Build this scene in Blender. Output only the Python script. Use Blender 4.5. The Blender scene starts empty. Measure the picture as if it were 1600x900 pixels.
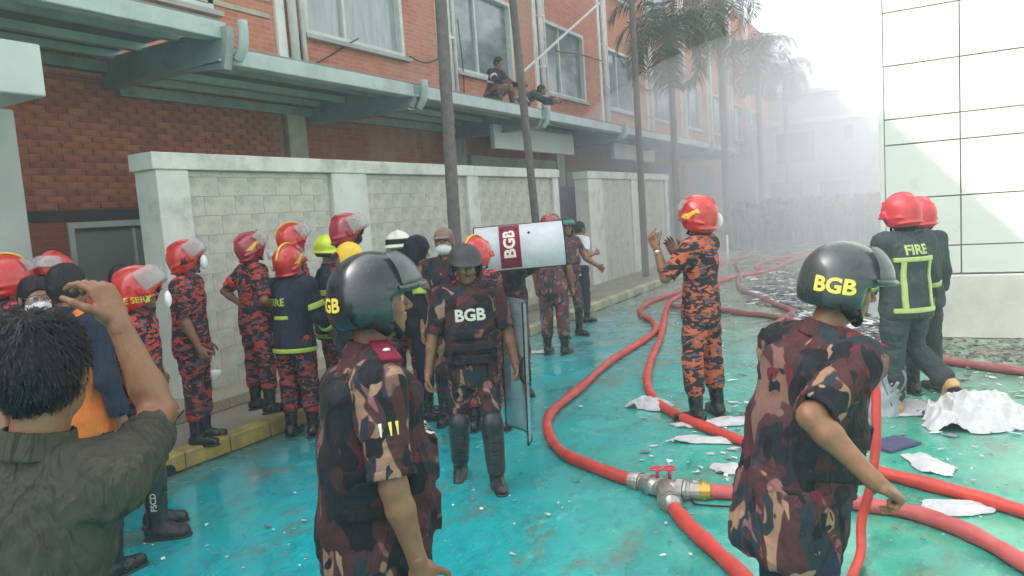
import bpy, bmesh, math, random
import numpy as np
from mathutils import Vector, Matrix
from mathutils.bvhtree import BVHTree
from mathutils import noise as mnoise
random.seed(7); rng = np.random.default_rng(7)
C = bpy.context.scene.collection
SC = bpy.context.scene
# ------------------------------------------------------------------ camera
CAM_H = 1.88; FPX = 1150.0; CX, CY = 800.0, 450.0
_roll = math.atan(.07); _yc = 290 + .07*640
_pitch = math.atan((CY-_yc)*math.cos(_roll)/FPX)
_down = np.array([math.sin(_roll)*math.cos(_pitch), math.cos(_roll)*math.cos(_pitch), math.sin(_pitch)])
_v = np.array([1440-CX, 290-CY, FPX]); _v /= np.linalg.norm(_v)
_Y = _v - _down*_v.dot(_down); _Y /= np.linalg.norm(_Y)
_R = np.array([np.cross(_Y, -_down), _Y, -_down])
EYE = np.array([0, 0, CAM_H])
def _ray(px, py): return _R @ np.array([px-CX, py-CY, FPX])
def G(px, py, z=0.0):                      # where the sight line of the survey photo meets the level z
    d = _ray(px, py); return EYE + d*((z-CAM_H)/d[2])
def GX(px, py, x):
    d = _ray(px, py); return EYE + d*(x/d[0])
def GY(px, py, y):
    d = _ray(px, py); return EYE + d*(y/d[1])
def GD(px, py, depth):                     # at a distance along the view axis
    return EYE + _ray(px, py)*(depth/FPX)
cam_data = bpy.data.cameras.new('camera'); cam = bpy.data.objects.new('camera', cam_data); C.objects.link(cam)
cam_data.sensor_width = 36; cam_data.lens = 36*FPX/1600; cam_data.clip_end = 500; cam_data.clip_start = .05
_M = Matrix.Identity(4)
for i in range(3):
    _M[i][0] = _R[i][0]; _M[i][1] = -_R[i][1]; _M[i][2] = -_R[i][2]; _M[i][3] = EYE[i]
cam.matrix_world = _M; SC.camera = cam
# ------------------------------------------------------------------ sky, sun, exposure
SUN_TO = Vector((1.0, .62, -1.12)).normalized()
world = bpy.data.worlds.new('World'); SC.world = world; world.use_nodes = True
wn = world.node_tree.nodes; wl = world.node_tree.links
sky = wn.new('ShaderNodeTexSky'); sky.sky_type = 'NISHITA'; sky.sun_disc = False
sky.sun_elevation = math.asin(-SUN_TO.z)
sky.sun_rotation = math.atan2(-SUN_TO.x, -SUN_TO.y)
sky.dust_density = 6.0; sky.air_density = 1.0; sky.ozone_density = 1.0
wn['Background'].inputs[1].default_value = .15
hs = wn.new('ShaderNodeHueSaturation'); hs.inputs['Saturation'].default_value = .18   # smoke veiled, nearly colourless daylight
wl.new(sky.outputs[0], hs.inputs['Color']); wl.new(hs.outputs[0], wn['Background'].inputs[0])
sd = bpy.data.lights.new('sun', 'SUN'); sun = bpy.data.objects.new('sun', sd); C.objects.link(sun)
sd.energy = 3.2; sd.angle = math.radians(.6); sd.color = (1, .95, .86)
sun.rotation_euler = SUN_TO.to_track_quat('-Z', 'Y').to_euler(); sun.location = (-20, -10, 30)
SC.view_settings.view_transform = 'Standard'; SC.view_settings.look = 'None'
SC.view_settings.exposure = 1.85; SC.view_settings.gamma = 1.0
SC.render.engine = 'CYCLES'
SC.cycles.use_denoising = True
SC.cycles.max_bounces = 7; SC.cycles.diffuse_bounces = 3; SC.cycles.glossy_bounces = 3
SC.cycles.transparent_max_bounces = 10; SC.cycles.volume_bounces = 3
SC.cycles.caustics_reflective = False; SC.cycles.caustics_refractive = False
# ------------------------------------------------------------------ node materials
class NT:
    def __init__(s, name):
        s.m = bpy.data.materials.new(name); s.m.use_nodes = True
        s.n = s.m.node_tree.nodes; s.l = s.m.node_tree.links; s.b = s.n['Principled BSDF']
        s.tc = s.n.new('ShaderNodeTexCoord')
    def link(s, a, b): s.l.new(a, b)
    def mapping(s, scale=(1,1,1), loc=(0,0,0), rot=(0,0,0)):
        m = s.n.new('ShaderNodeMapping'); m.inputs['Scale'].default_value = scale
        m.inputs['Location'].default_value = loc; m.inputs['Rotation'].default_value = rot
        s.link(s.tc.outputs['Object'], m.inputs[0]); return m.outputs[0]
    def noise(s, scale, detail=3, rough=.5, vec=None, dist=0):
        n = s.n.new('ShaderNodeTexNoise'); n.inputs['Scale'].default_value = scale
        n.inputs['Detail'].default_value = detail; n.inputs['Roughness'].default_value = rough
        n.inputs['Distortion'].default_value = dist
        s.link(vec if vec is not None else s.tc.outputs['Object'], n.inputs['Vector']); return n.outputs['Fac']
    def ramp(s, fac, stops, interp='LINEAR'):
        r = s.n.new('ShaderNodeValToRGB'); r.color_ramp.interpolation = interp
        e = r.color_ramp.elements
        while len(e) < len(stops): e.new(.5)
        for i, (p, c) in enumerate(stops):
            e[i].position = p; e[i].color = (*c, 1) if len(c) == 3 else c
        s.link(fac, r.inputs[0]); return r.outputs[0]
    def val(s, fac, lo, hi, a=0., b=1.):
        m = s.n.new('ShaderNodeMapRange'); s.link(fac, m.inputs[0])
        for i, x in enumerate((lo, hi, a, b)): m.inputs[i+1].default_value = x
        return m.outputs[0]
    def mix(s, fac, a, b, mode='MIX'):
        m = s.n.new('ShaderNodeMix'); m.data_type = 'RGBA'; m.blend_type = mode
        for inp, v in ((0, fac), (6, a), (7, b)):
            if isinstance(v, (int, float)): m.inputs[inp].default_value = v
            elif isinstance(v, tuple): m.inputs[inp].default_value = (*v, 1)
            else: s.link(v, m.inputs[inp])
        return m.outputs[2]
    def math(s, op, a, b):
        m = s.n.new('ShaderNodeMath'); m.operation = op
        for i, v in enumerate((a, b)):
            if isinstance(v, (int, float)): m.inputs[i].default_value = v
            else: s.link(v, m.inputs[i])
        return m.outputs[0]
    def bump(s, h, strength=.3, dist=.01, prev=None):
        b = s.n.new('ShaderNodeBump'); b.inputs['Strength'].default_value = strength
        b.inputs['Distance'].default_value = dist; s.link(h, b.inputs['Height'])
        if prev is not None: s.link(prev, b.inputs['Normal'])
        s.link(b.outputs[0], s.b.inputs['Normal']); return b.outputs[0]
    def col(s, c):
        if isinstance(c, tuple): s.b.inputs['Base Color'].default_value = (*c, 1)
        else: s.link(c, s.b.inputs['Base Color'])
    def rough(s, r):
        if isinstance(r, (int, float)): s.b.inputs['Roughness'].default_value = r
        else: s.link(r, s.b.inputs['Roughness'])
def plain(name, c, rough=.6, var=.25, scale=6, bump=.15, bscale=40, metal=0, dirt=None, coat=0, bd=.004):
    t = NT(name); lo = tuple(x*(1-var) for x in c); hi = tuple(min(1, x*(1+var*.7)) for x in c)
    col = t.ramp(t.noise(scale, 5, .6), [(.3, lo), (.7, hi)])
    if dirt: col = t.mix(t.val(t.noise(scale*.6, 6, .7, t.mapping(loc=(5, 3, 1))), .5, .72), col, dirt)
    t.col(col); t.rough(t.val(t.noise(scale*2, 3), .3, .7, max(.03, rough-.1), min(1, rough+.12)))
    t.b.inputs['Metallic'].default_value = metal
    if coat: t.b.inputs['Coat Weight'].default_value = coat; t.b.inputs['Coat Roughness'].default_value = .1
    if bump: t.bump(t.noise(bscale, 4, .6), bump, bd)
    return t.m
M = {}
M['wallwhite'] = plain('white_paint', (.62, .63, .57), .7, .12, 3, .2, 60, dirt=(.36, .35, .30))
M['block'] = plain('grey_block', (.49, .485, .42), .85, .16, 8, .35, 70, dirt=(.30, .30, .26))
M['block2'] = plain('warm_block', (.505, .495, .425), .85, .16, 8, .35, 70, dirt=(.33, .32, .28))
M['render'] = plain('grey_render', (.40, .41, .39), .8, .15, 2, .25, 50, dirt=(.28, .28, .26))
M['steel'] = plain('green_grey_steel', (.27, .32, .305), .45, .15, 4, .08, 30, dirt=(.17, .2, .19))
M['steel_pale'] = plain('pale_green_steel', (.40, .465, .44), .45, .12, 4, .08, 30, dirt=(.28, .33, .31))
M['sheet'] = plain('canopy_sheet', (.17, .21, .21), .6, .2, 2, .1, 20)
M['frame'] = plain('window_frame', (.55, .58, .54), .5, .12, 5, .05, 30)
M['pipe'] = plain('white_pipe', (.72, .72, .68), .45, .1, 4, .05, 30, dirt=(.5, .5, .45))
M['pier'] = plain('cream_render_pier', (.42, .40, .30), .8, .2, 4, .25, 50, dirt=(.28, .27, .2))
M['door'] = plain('grey_green_door', (.24, .29, .25), .5, .08, 2, .04, 20)
M['dark'] = plain('dark_band', (.03, .032, .035), .6, .3, 4, .1, 30)
M['void'] = plain('dark_interior', (.10, .115, .13), .9, .3, 1.5, 0)
M['shutter'] = plain('shutter_metal', (.36, .37, .36), .5, .12, 4, .05, 30)
M['sign'] = plain('pale_board', (.52, .54, .52), .6, .08, 2, .04, 20)
M['mortar'] = plain('mortar', (.27, .16, .115), .95, .2, 12, .3, 90)
M['panel'] = plain('white_cladding', (.56, .56, .52), .35, .05, 1.2, .02, 10)
M['joint'] = plain('dark_joint', (.27, .27, .26), .9, .2, 5, 0)
M['plinth'] = plain('plinth_render', (.56, .55, .50), .7, .08, 2, .1, 30, dirt=(.44, .43, .38))
M['kerby'] = plain('yellow_kerb', (.44, .33, .09), .7, .35, 5, .4, 60, dirt=(.16, .145, .09))
M['kerbc'] = plain('cream_kerb', (.46, .44, .26), .7, .25, 9, .4, 60, dirt=(.25, .24, .17))
M['kerbg'] = plain('grey_kerb', (.34, .34, .26), .8, .25, 9, .4, 60, dirt=(.2, .2, .15))
M['concrete'] = plain('pavement_concrete', (.25, .225, .165), .55, .25, 2.5, .3, 50, dirt=(.14, .13, .1))
M['step'] = plain('speckled_step', (.34, .31, .22), .8, .4, 60, .5, 90, dirt=(.2, .18, .12))
M['bark'] = plain('palm_bark', (.13, .115, .105), .9, .3, 14, .6, 50)
M['leaf'] = plain('palm_leaf', (.055, .09, .045), .55, .4, 3, 0)
M['leafdry'] = plain('palm_leaf_dry', (.12, .11, .06), .7, .3, 3, 0)
M['far'] = plain('far_render', (.34, .36, .38), .8, .1, .5, .05, 10)
M['glassdark'] = plain('dark_glass', (.05, .065, .07), .08, .2, 2, 0)
def glassy():
    t = NT('window_glass'); c = t.ramp(t.noise(1.6, 5, .6, t.mapping((1, 1, 2))), [(.35, (.10, .13, .13)), (.65, (.22, .26, .26))])
    t.col(c); t.rough(.12); t.b.inputs['Specular IOR Level'].default_value = .8; t.bump(t.noise(1.2, 2), .06, .05); return t.m
M['glass'] = glassy()
def curtain():
    t = NT('curtained_glass'); c = t.ramp(t.noise(9, 2, .5, t.mapping((1, 1, .15))), [(.35, (.27, .31, .30)), (.65, (.37, .40, .385))])
    t.col(c); t.rough(.2); t.b.inputs['Specular IOR Level'].default_value = .7; return t.m
M['curtain'] = curtain()
def brickmat(name, a, b, mort):
    t = NT(name); sep = t.n.new('ShaderNodeSeparateXYZ'); t.link(t.tc.outputs['Object'], sep.inputs[0])
    cb = t.n.new('ShaderNodeCombineXYZ'); t.link(t.math('ADD', sep.outputs[1], sep.outputs[0]), cb.inputs[0]); t.link(sep.outputs[2], cb.inputs[1])
    br = t.n.new('ShaderNodeTexBrick'); t.link(cb.outputs[0], br.inputs[0])
    br.inputs['Scale'].default_value = 1; br.inputs['Brick Width'].default_value = .25; br.inputs['Row Height'].default_value = .078
    br.inputs['Mortar Size'].default_value = .007; br.inputs['Mortar Smooth'].default_value = .3; br.inputs['Bias'].default_value = 0
    br.inputs['Color1'].default_value = (*a, 1); br.inputs['Color2'].default_value = (*b, 1); br.inputs['Mortar'].default_value = (*mort, 1)
    c = t.mix(t.val(t.noise(1.3, 6, .7), .42, .7, 0, .5), br.outputs[0], tuple(x*1.25 for x in b))
    c = t.mix(t.val(t.noise(.7, 5, .7, t.mapping((1, 1, .35), (4, 1, 2))), .52, .72, 0, .6), c, (.45, .33, .26))
    t.col(c); t.rough(.85); i = t.math('SUBTRACT', 1.0, br.outputs[1])
    nb = t.bump(i, .6, .01); t.bump(t.noise(60, 4), .3, .004, nb); return t.m
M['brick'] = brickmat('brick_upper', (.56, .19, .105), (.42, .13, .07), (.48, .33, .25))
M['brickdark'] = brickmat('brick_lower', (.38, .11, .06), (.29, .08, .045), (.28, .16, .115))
M['brick1'] = plain('brick_red', (.38, .11, .06), .85, .35, 9, .4, 70)
M['brick2'] = plain('brick_brown', (.30, .088, .05), .85, .35, 9, .4, 70)
M['brick3'] = plain('brick_orange', (.42, .14, .07), .85, .35, 9, .4, 70)
# ------------------------------------------------------------------ mesh helpers
class MB:
    def __init__(s): s.v = []; s.f = []; s.mi = []
    def add(s, vs, fs, mi=0):
        o = len(s.v); s.v += [tuple(v) for v in vs]; s.f += [tuple(i+o for i in f) for f in fs]; s.mi += [mi]*len(fs); return s
    def box(s, x0, x1, y0, y1, z0, z1, mi=0):
        v = [(x, y, z) for x in (x0, x1) for y in (y0, y1) for z in (z0, z1)]
        return s.add(v, [(0,1,3,2), (4,6,7,5), (0,4,5,1), (2,3,7,6), (0,2,6,4), (1,5,7,3)], mi)
    def bar(s, a, b, w, h, up=(0,0,1), mi=0):
        a, b, up = Vector(a), Vector(b), Vector(up); d = (b-a).normalized(); r = d.cross(up).normalized()*w/2; u = r.normalized().cross(d)*h/2
        v = [p+sx*r+sz*u for p in (a, b) for sx in (-1, 1) for sz in (-1, 1)]
        return s.add(v, [(0,1,3,2), (4,6,7,5), (0,4,5,1), (2,3,7,6), (0,2,6,4), (1,5,7,3)], mi)
    def tube(s, pts, rad, n=10, mi=0, caps=True, flat=1.0):
        pts = [Vector(p) for p in pts]; N = len(pts); rr = rad if hasattr(rad, '__len__') else [rad]*N
        t0 = (pts[1]-pts[0]).normalized(); ref = Vector((0,0,1)) if abs(t0.z) < .9 else Vector((1,0,0))
        vs = []; prev = ref
        for i, p in enumerate(pts):
            t = (pts[min(i+1, N-1)]-pts[max(i-1, 0)]).normalized()
            u = (prev-t*prev.dot(t))
            u = u.normalized() if u.length > 1e-4 else t.orthogonal().normalized()
            w = t.cross(u); prev = u
            for k in range(n):
                a = 2*math.pi*k/n; vs.append(p+u*math.cos(a)*rr[i]*flat+w*math.sin(a)*rr[i])
        fs = [(i*n+k, i*n+(k+1) % n, (i+1)*n+(k+1) % n, (i+1)*n+k) for i in range(N-1) for k in range(n)]
        if caps: fs += [tuple(range(n-1, -1, -1)), tuple((N-1)*n+k for k in range(n))]
        return s.add(vs, fs, mi)
    def build(s, name, mat, parent=None, smooth=False, loc=None, bevel=0, **kw):
        me = bpy.data.meshes.new(name); me.from_pydata(s.v, [], s.f)
        for m in (mat if isinstance(mat, (list, tuple)) else [mat]): me.materials.append(m)
        if isinstance(mat, (list, tuple)): me.polygons.foreach_set('material_index', s.mi)
        bm = bmesh.new(); bm.from_mesh(me); bmesh.ops.recalc_face_normals(bm, faces=bm.faces)
        if bevel: bmesh.ops.bevel(bm, geom=bm.edges[:], offset=bevel, segments=1, affect='EDGES')
        bm.to_mesh(me); bm.free()
        if smooth: me.polygons.foreach_set('use_smooth', [True]*len(me.polygons))
        return link(name, me, parent, loc, **kw)
def link(name, me, parent=None, loc=None, **kw):
    o = bpy.data.objects.new(name, me); C.objects.link(o)
    if parent is not None: o.parent = parent
    if loc is not None: o.location = loc
    for k, v in kw.items(): o[k] = v
    return o
def thing(name, label, cat, loc=(0,0,0), rz=0, group=None):
    o = bpy.data.objects.new(name, None); C.objects.link(o); o.empty_display_size = .1
    o.location = loc; o.rotation_euler = (0, 0, rz); o['label'] = label; o['category'] = cat
    if group: o['group'] = group
    return o
def tag(o, label, cat, group=None):
    o['label'] = label; o['category'] = cat
    if group: o['group'] = group
    return o
def catmull(pts, per=8):
    P = [np.array(p, float) for p in pts]; P = [2*P[0]-P[1]]+P+[2*P[-1]-P[-2]]; out = []
    for i in range(1, len(P)-2):
        for k in range(per):
            t = k/per; out.append(.5*((2*P[i])+(P[i+1]-P[i-1])*t+(2*P[i-1]-5*P[i]+4*P[i+1]-P[i+2])*t*t+(-P[i-1]+3*P[i]-3*P[i+1]+P[i+2])*t**3))
    out.append(P[-2]); return out
# ------------------------------------------------------------------ ground
XF, XB, XC = -6.58, -8.68, -6.58      # fence face, brick wall face, canopy edge
def ground_mat():
    t = NT('painted_concrete_ground'); geo = t.tc.outputs['Object']
    sep = t.n.new('ShaderNodeSeparateXYZ'); t.link(geo, sep.inputs[0])
    st = t.mapping((1, 1, 1), rot=(0, 0, .5))
    teal = t.ramp(t.noise(1.1, 7, .65, None, .6), [(.28, (.005, .16, .19)), (.38, (.003, .30, .34)), (.54, (.003, .38, .43)), (.66, (.008, .42, .40)), (.78, (.05, .46, .32))])
    green = t.ramp(t.noise(1.6, 6, .65, t.mapping(loc=(3, 7, 0))), [(.3, (.03, .20, .15)), (.5, (.05, .34, .24)), (.65, (.08, .40, .27)), (.8, (.2, .42, .32))])
    gx = t.math('ADD', sep.outputs[0], t.math('MULTIPLY', sep.outputs[1], .25))
    gx = t.math('ADD', gx, t.math('MULTIPLY', t.noise(.5, 4, .6), 2.2))
    c = t.mix(t.val(gx, -.9, 1.7), teal, green)
    # sealer worn through to concrete in patches; far mixes in concrete colour down the street
    wear = t.noise(1.9, 9, .74, t.mapping((1.0, .55, 1), rot=(0, 0, .45)), .3)
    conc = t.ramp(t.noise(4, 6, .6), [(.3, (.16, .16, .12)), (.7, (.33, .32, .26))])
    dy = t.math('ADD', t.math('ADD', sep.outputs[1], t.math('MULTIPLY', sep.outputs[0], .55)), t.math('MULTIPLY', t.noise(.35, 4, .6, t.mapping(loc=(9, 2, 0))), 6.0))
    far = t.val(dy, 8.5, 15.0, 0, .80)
    c = t.mix(t.val(wear, .53, .63, 0, .70), c, t.mix(.35, (.11, .085, .05), conc))
    c = t.mix(t.val(t.noise(7, 8, .8, t.mapping((1, .6, 1), (8, 3, 0), (0, 0, .7))), .50, .66, 0, .6), c, (.02, .12, .12))
    c = t.mix(t.val(t.noise(38, 5, .7, t.mapping((1, .5, 1), (2, 9, 0), (0, 0, .2))), .58, .66, 0, .5), c, (.22, .40, .36))
    c = t.mix(t.val(t.noise(5, 7, .75, t.mapping((1, .5, 1), (1, 4, 0), (0, 0, .3))), .60, .68, 0, .4), c, (.30, .62, .55))
    edge = t.val(t.math('ADD', sep.outputs[0], t.math('MULTIPLY', t.noise(1.3, 5), 1.2)), -4.75, -4.05, .75, 0)
    c = t.mix(edge, c, (.10, .115, .085))
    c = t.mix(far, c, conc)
    t.col(c)
    wet = t.noise(1.4, 6, .65, t.mapping(loc=(2, 8, 3)), .4)
    t.rough(t.val(wet, .44, .58, .05, .38)); t.b.inputs['Specular IOR Level'].default_value = .6
    b1 = t.bump(t.noise(9, 5, .6, t.mapping((1, .5, 1))), .12, .012); t.bump(t.noise(80, 4, .6), .10, .004, b1)
    return t.m
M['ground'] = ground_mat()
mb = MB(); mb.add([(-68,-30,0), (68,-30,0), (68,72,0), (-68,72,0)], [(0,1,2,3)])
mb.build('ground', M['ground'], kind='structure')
mb = MB(); mb.box(-8.66, -5.42, -6, 24.5, 0.002, .13); mb.build('pavement', M['concrete'], kind='structure')
k = thing('kerb', 'worn yellow and cream painted kerb of blocks along the pavement edge', 'kerb', (-5.33, 0, 0))
kb = {}
for i in range(62):
    y = -3+i*.45
    mt = M['kerby'] if y < 5.2 else (M['kerbc'], M['kerbg'])[i % 2]
    if mt.name not in kb:
        b = MB(); b.box(-.085, .085, 0, .44, 0.003, .15); kb[mt.name] = b.build('kerb_block', mt, k, bevel=.012, loc=(0, y, 0))
    else:
        o = kb[mt.name].copy(); C.objects.link(o); o.parent = k; o.location = (random.uniform(-.005, .005), y, random.uniform(-.004, .004))
# stepped base under the fence
mb = MB(); mb.box(-6.95, -6.13, 4.3, 14.6, .131, .25)
tag(mb.build('concrete_step', M['step'], bevel=.01), 'speckled concrete step raised along the foot of the block fence', 'step')
# ------------------------------------------------------------------ block fence
def fence(y0, y1, posts, label, blocks=True, ret=True):
    f = thing('boundary_wall', label, 'wall', (XF, y0, 0)); zt, zb = 2.735, .24 if blocks else .13
    L = y1-y0
    b = MB(); b.box(-.36, .02, -.04, L+.04, zt-.17, zt); b.build('coping', M['wallwhite'], f, bevel=.008)
    for (a, c) in posts:
        b = MB(); b.box(-.34 if a == y0 else -.2, 0, a-y0, c-y0, zb, zt-.172); b.build('post', M['wallwhite'], f, bevel=.006)
    gaps = [(posts[i][1], posts[i+1][0]) for i in range(len(posts)-1)]
    for gi, (a, c) in enumerate(gaps):
        b = MB(); b.box(-.17, -.075, a-y0+.001, c-y0-.001, zb, zt-.173); b.build('backing', M['block'], f)
        if blocks:
            w, h = .405, .205; row = 0; z = zb+.004; kinds = {}
            while z < zt-.19:
                hh = min(h, zt-.178-z)-.0025; y = a-y0+.004-(w/2 if row % 2 else 0)
                while y < c-y0-.02:
                    ya, yb = max(y, a-y0+.004), min(y+w-.0025, c-y0-.004)
                    if yb-ya > .03:
                        key = (round(yb-ya, 2), round(hh, 2), random.random() < .4)
                        if key not in kinds:
                            q = MB(); q.box(0, .012, 0, yb-ya, 0, hh)
                            kinds[key] = q.build('block', M['block2' if key[2] else 'block'], f, bevel=.003, loc=(-.075, ya, z))
                        else:
                            o = kinds[key].copy(); C.objects.link(o); o.parent = f; o.location = (-.075+random.uniform(-.0012, .0006), ya, z)
                    y += w
                z += h; row += 1
        else:
            b = MB(); n = 10
            for r_ in range(12):
                for q in range(int((c-a)/.405)+1):
                    ya, yb = a-y0+.004+q*.405, min(a-y0+.4+q*.405, c-y0-.004)
                    if yb > ya+.03: b.box(-.076, -.045+random.uniform(-.003, 0), ya, yb, zb+.004+r_*.203, min(zb+.203+r_*.203, zt-.178))
            b.build('block_infill', M['block2'], f, kind='stuff')
    return f
fence(4.73, 13.98, [(4.73, 5.10), (7.22, 7.90), (10.45, 10.80), (13.72, 13.98)], 'long pale block wall with white posts, behind the waiting firefighters')
fence(15.55, 21.6, [(15.55, 16.4), (18.4, 18.85), (21.3, 21.6)], 'shorter pale block wall beyond the gap, beside the third palm trunk', blocks=False)
# ------------------------------------------------------------------ brick factory building
BY0, BY1, BZ = -14.0, 52.0, 11.9
bld = thing('brick_building', 'red brick factory building with white pipes and wide windows on the left', 'building', (XB, 0, 0))
wins = [(9.2+4.43*i, 11.85+4.43*i) for i in range(-5, 9)]
def wallgrid(name, mat, y0, y1, z0, z1, holes, th=.35, xo=0):
    ys = sorted({y0, y1, *[h[0] for h in holes], *[h[1] for h in holes]}); zs = sorted({z0, z1, *[h[2] for h in holes], *[h[3] for h in holes]})
    ys = [y for y in ys if y0 <= y <= y1]; zs = [z for z in zs if z0 <= z <= z1]; b = MB()
    for i in range(len(ys)-1):
        ym = (ys[i]+ys[i+1])/2; j = 0
        while j < len(zs)-1:
            if any(h[0] < ym < h[1] and h[2] < (zs[j]+zs[j+1])/2 < h[3] for h in holes): j += 1; continue
            j2 = j
            while j2 < len(zs)-1 and not any(h[0] < ym < h[1] and h[2] < (zs[j2]+zs[j2+1])/2 < h[3] for h in holes): j2 += 1
            b.box(-th+xo, xo, ys[i], ys[i+1], zs[j], zs[j2]); j = j2
    return b.build(name, mat, bld)
H1 = [(a, b, 5.0, 6.95) for a, b in wins]; H2 = [(a, b, 8.6, 10.4) for a, b in wins]
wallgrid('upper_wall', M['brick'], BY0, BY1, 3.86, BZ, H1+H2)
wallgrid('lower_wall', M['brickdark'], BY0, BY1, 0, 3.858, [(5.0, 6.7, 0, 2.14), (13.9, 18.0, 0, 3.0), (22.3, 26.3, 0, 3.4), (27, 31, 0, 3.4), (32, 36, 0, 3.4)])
b = MB(); b.box(-.62, -.38, BY0, BY1, 0.01, BZ-.1); b.build('inner_wall', M['void'], bld)
b = MB(); b.box(-12, -.352, BY0, BY1, BZ-.08, BZ+.14); b.box(-.351, .05, BY0, BY1, BZ+.001, BZ+.141); b.build('roof', M['render'], bld)
b = MB(); b.box(0, .025, -4, 4.99, 2.16, 2.28); b.box(0, .025, 4.991, 13.0, 2.16, 2.28); b.build('dark_band', M['dark'], bld)
for wi, (a, c) in enumerate(wins):
    for z0, z1 in ((5.0, 6.95), (8.6, 10.4)):
        if z0 > 6 and (a > 30 or a < 3): continue
        fr = MB(); t = .09
        fr.box(-.16, .03, a, c, z0, z0+t); fr.box(-.16, .03, a, c, z1-t, z1)
        fr.box(-.16, .03, a, a+t, z0+t, z1-t); fr.box(-.16, .03, c-t, c, z0+t, z1-t)
        fr.box(-.13, -.04, a+(c-a)*.38, a+(c-a)*.38+.07, z0+t, z1-t)
        w = fr.build('window', M['frame'], bld)
        s = MB(); s.box(-.05, .13, a-.08, c+.08, z0-.07, z0-.002); s.build('sill', M['render'], w)
        g = MB(); g.box(-.12, -.1, a+t, a+(c-a)*.38, z0+t, z1-t); g.build('pane', M['curtain' if wi <= 5 else 'glass'], w)
        g = MB(); g.box(-.12, -.1, a+(c-a)*.38+.07, c-t, z0+t, z1-t); g.build('pane', M['curtain' if wi <= 5 else 'glass'], w)
for i in range(-3, 9):
    y = 8.85+4.43*i
    b = MB(); b.tube([(.11, y, 3.9), (.11, y, 7.6), (.11, y, BZ)], .07, 10); b.tube([(.11, y+.2, 3.9), (.11, y+.2, BZ)], .045, 8)
    p = b.build('downpipe', M['pipe'], bld, smooth=True)
    cl = MB()
    for z in (4.3, 5.6, 6.9, 8.3, 9.8): cl.box(0.0, .19, y-.09, y+.09, z, z+.05)
    cl.build('pipe_clip', M['pipe'], p)
    if i >= 0: b = MB(); b.box(.0, .05, y-.28, y-.1, 3.87, BZ); b.build('pilaster', M['pipe'], bld)
for (a, c) in ((3.0, 8.45), ):
    for z in (5.1, 5.35):
        b = MB(); b.box(.0, .03, a, c, z, z+.07); b.build('string_course', M['pier'], bld)
b = MB(); b.box(.0, .09, 8.55, 8.95, .14, 3.75); b.build('pier', M['pier'], bld, bevel=.01)
b = MB(); b.box(.0, .07, 13.25, 13.75, .14, 3.75); b.build('pier', M['render'], bld, bevel=.01)
# individually laid bricks on the near lower wall
bk = [(M['brick1'], .25), (M['brick2'], .3), (M['brick3'], .45)]; protos = []
mbk = MB(); mbk.box(0, .012, 4.42, 8.5, 2.29, 3.78); mbk.build('mortar_bed', M['mortar'], bld)
cnt = 0; extra = MB()
for m_, _ in bk:
    q = MB(); q.box(0, .014, 0, .240, 0, .068); protos.append(q)
protoobj = [None]*3; row = 0; z = 2.297
cells = []
while z < 3.74:
    y = 4.43-(.125 if row % 2 else 0)
    while y < 8.25:
        if y >= 4.42: cells.append((y, z))
        y += .25
    z += .0785; row += 1
cells.sort()
for (y, z) in cells:
    kx = random.choices((0, 1, 2), (5, 4, 2))[0]
    if cnt < 300:
        if protoobj[kx] is None: protoobj[kx] = protos[kx].build('brick', bk[kx][0], bld, bevel=.003, loc=(.01, y, z))
        else:
            o = protoobj[kx].copy(); C.objects.link(o); o.parent = bld; o.location = (.01+random.uniform(-.004, .003), y+random.uniform(-.002, .002), z)
        cnt += 1
    else: extra.box(.01, .023+random.uniform(-.004, .003), y, y+.238, z, z+.067)
extra.build('brickwork', M['brick1'], bld, kind='stuff')
# door behind the left group
d = MB(); d.box(-.2, .035, 5.0, 5.07, .13, 2.14); d.box(-.2, .035, 6.63, 6.7, .13, 2.14); d.box(-.2, .035, 5.07, 6.63, 2.07, 2.14)
dd = d.build('door', M['frame'], bld)
for (a, c) in ((5.075, 5.83), (5.87, 6.625)):
    q = MB(); q.box(-.12, -.06, a, c, .14, 2.065); q.build('door_leaf', M['door'], dd, bevel=.004)
q = MB(); q.box(-.1, -.02, 5.832, 5.868, .14, 2.065); q.build('meeting_rail', M['frame'], dd)
# shutter bay
sh = MB()
for i in range(34): sh.box(-.14, -.1+.012*(i % 2), 13.9, 18.0, .14+i*.084, .14+i*.084+.08)
sh.build('roller_shutter', M['shutter'], bld)
b = MB(); b.box(-.1, .14, 13.8, 18.1, 3.002, 3.22); b.build('shutter_box', M['render'], bld, bevel=.01)
b = MB(); b.box(-.3, -.2, 22.3, 36, 0.01, 3.4); b.build('loading_bay', M['void'], bld)
b = MB(); b.box(0.001, .05, 18.9, 21.9, 1.2, 2.95); b.build('render_panel', M['render'], bld)
b = MB(); b.box(0.001, .08, 18.3, 18.75, .14, 3.7); b.build('pier', M['wallwhite'], bld)
# low grey wall in the gap between the two fences
b = MB(); b.box(-7.6, -7.45, 13.5, 22.5, .131, 2.45); tag(b.build('partition_wall', M['render'], bevel=.01), 'plain grey wall seen in the gap between the two block walls', 'wall')
# corner column and beam at the far left
b = MB(); b.box(-9.2, -7.3, 2.2, 3.87, .0, 3.16); o = b.build('concrete_column', M['render'], bevel=.015); tag(o, 'wide grey concrete column at the left edge beside the brick wall', 'column')
b = MB(); b.box(-9.3, -6.56, -2, 3.76, 3.162, 3.60); o = b.build('concrete_beam', M['sign'], bevel=.012); tag(o, 'pale concrete beam end resting on the grey column at the left', 'beam')
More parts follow.
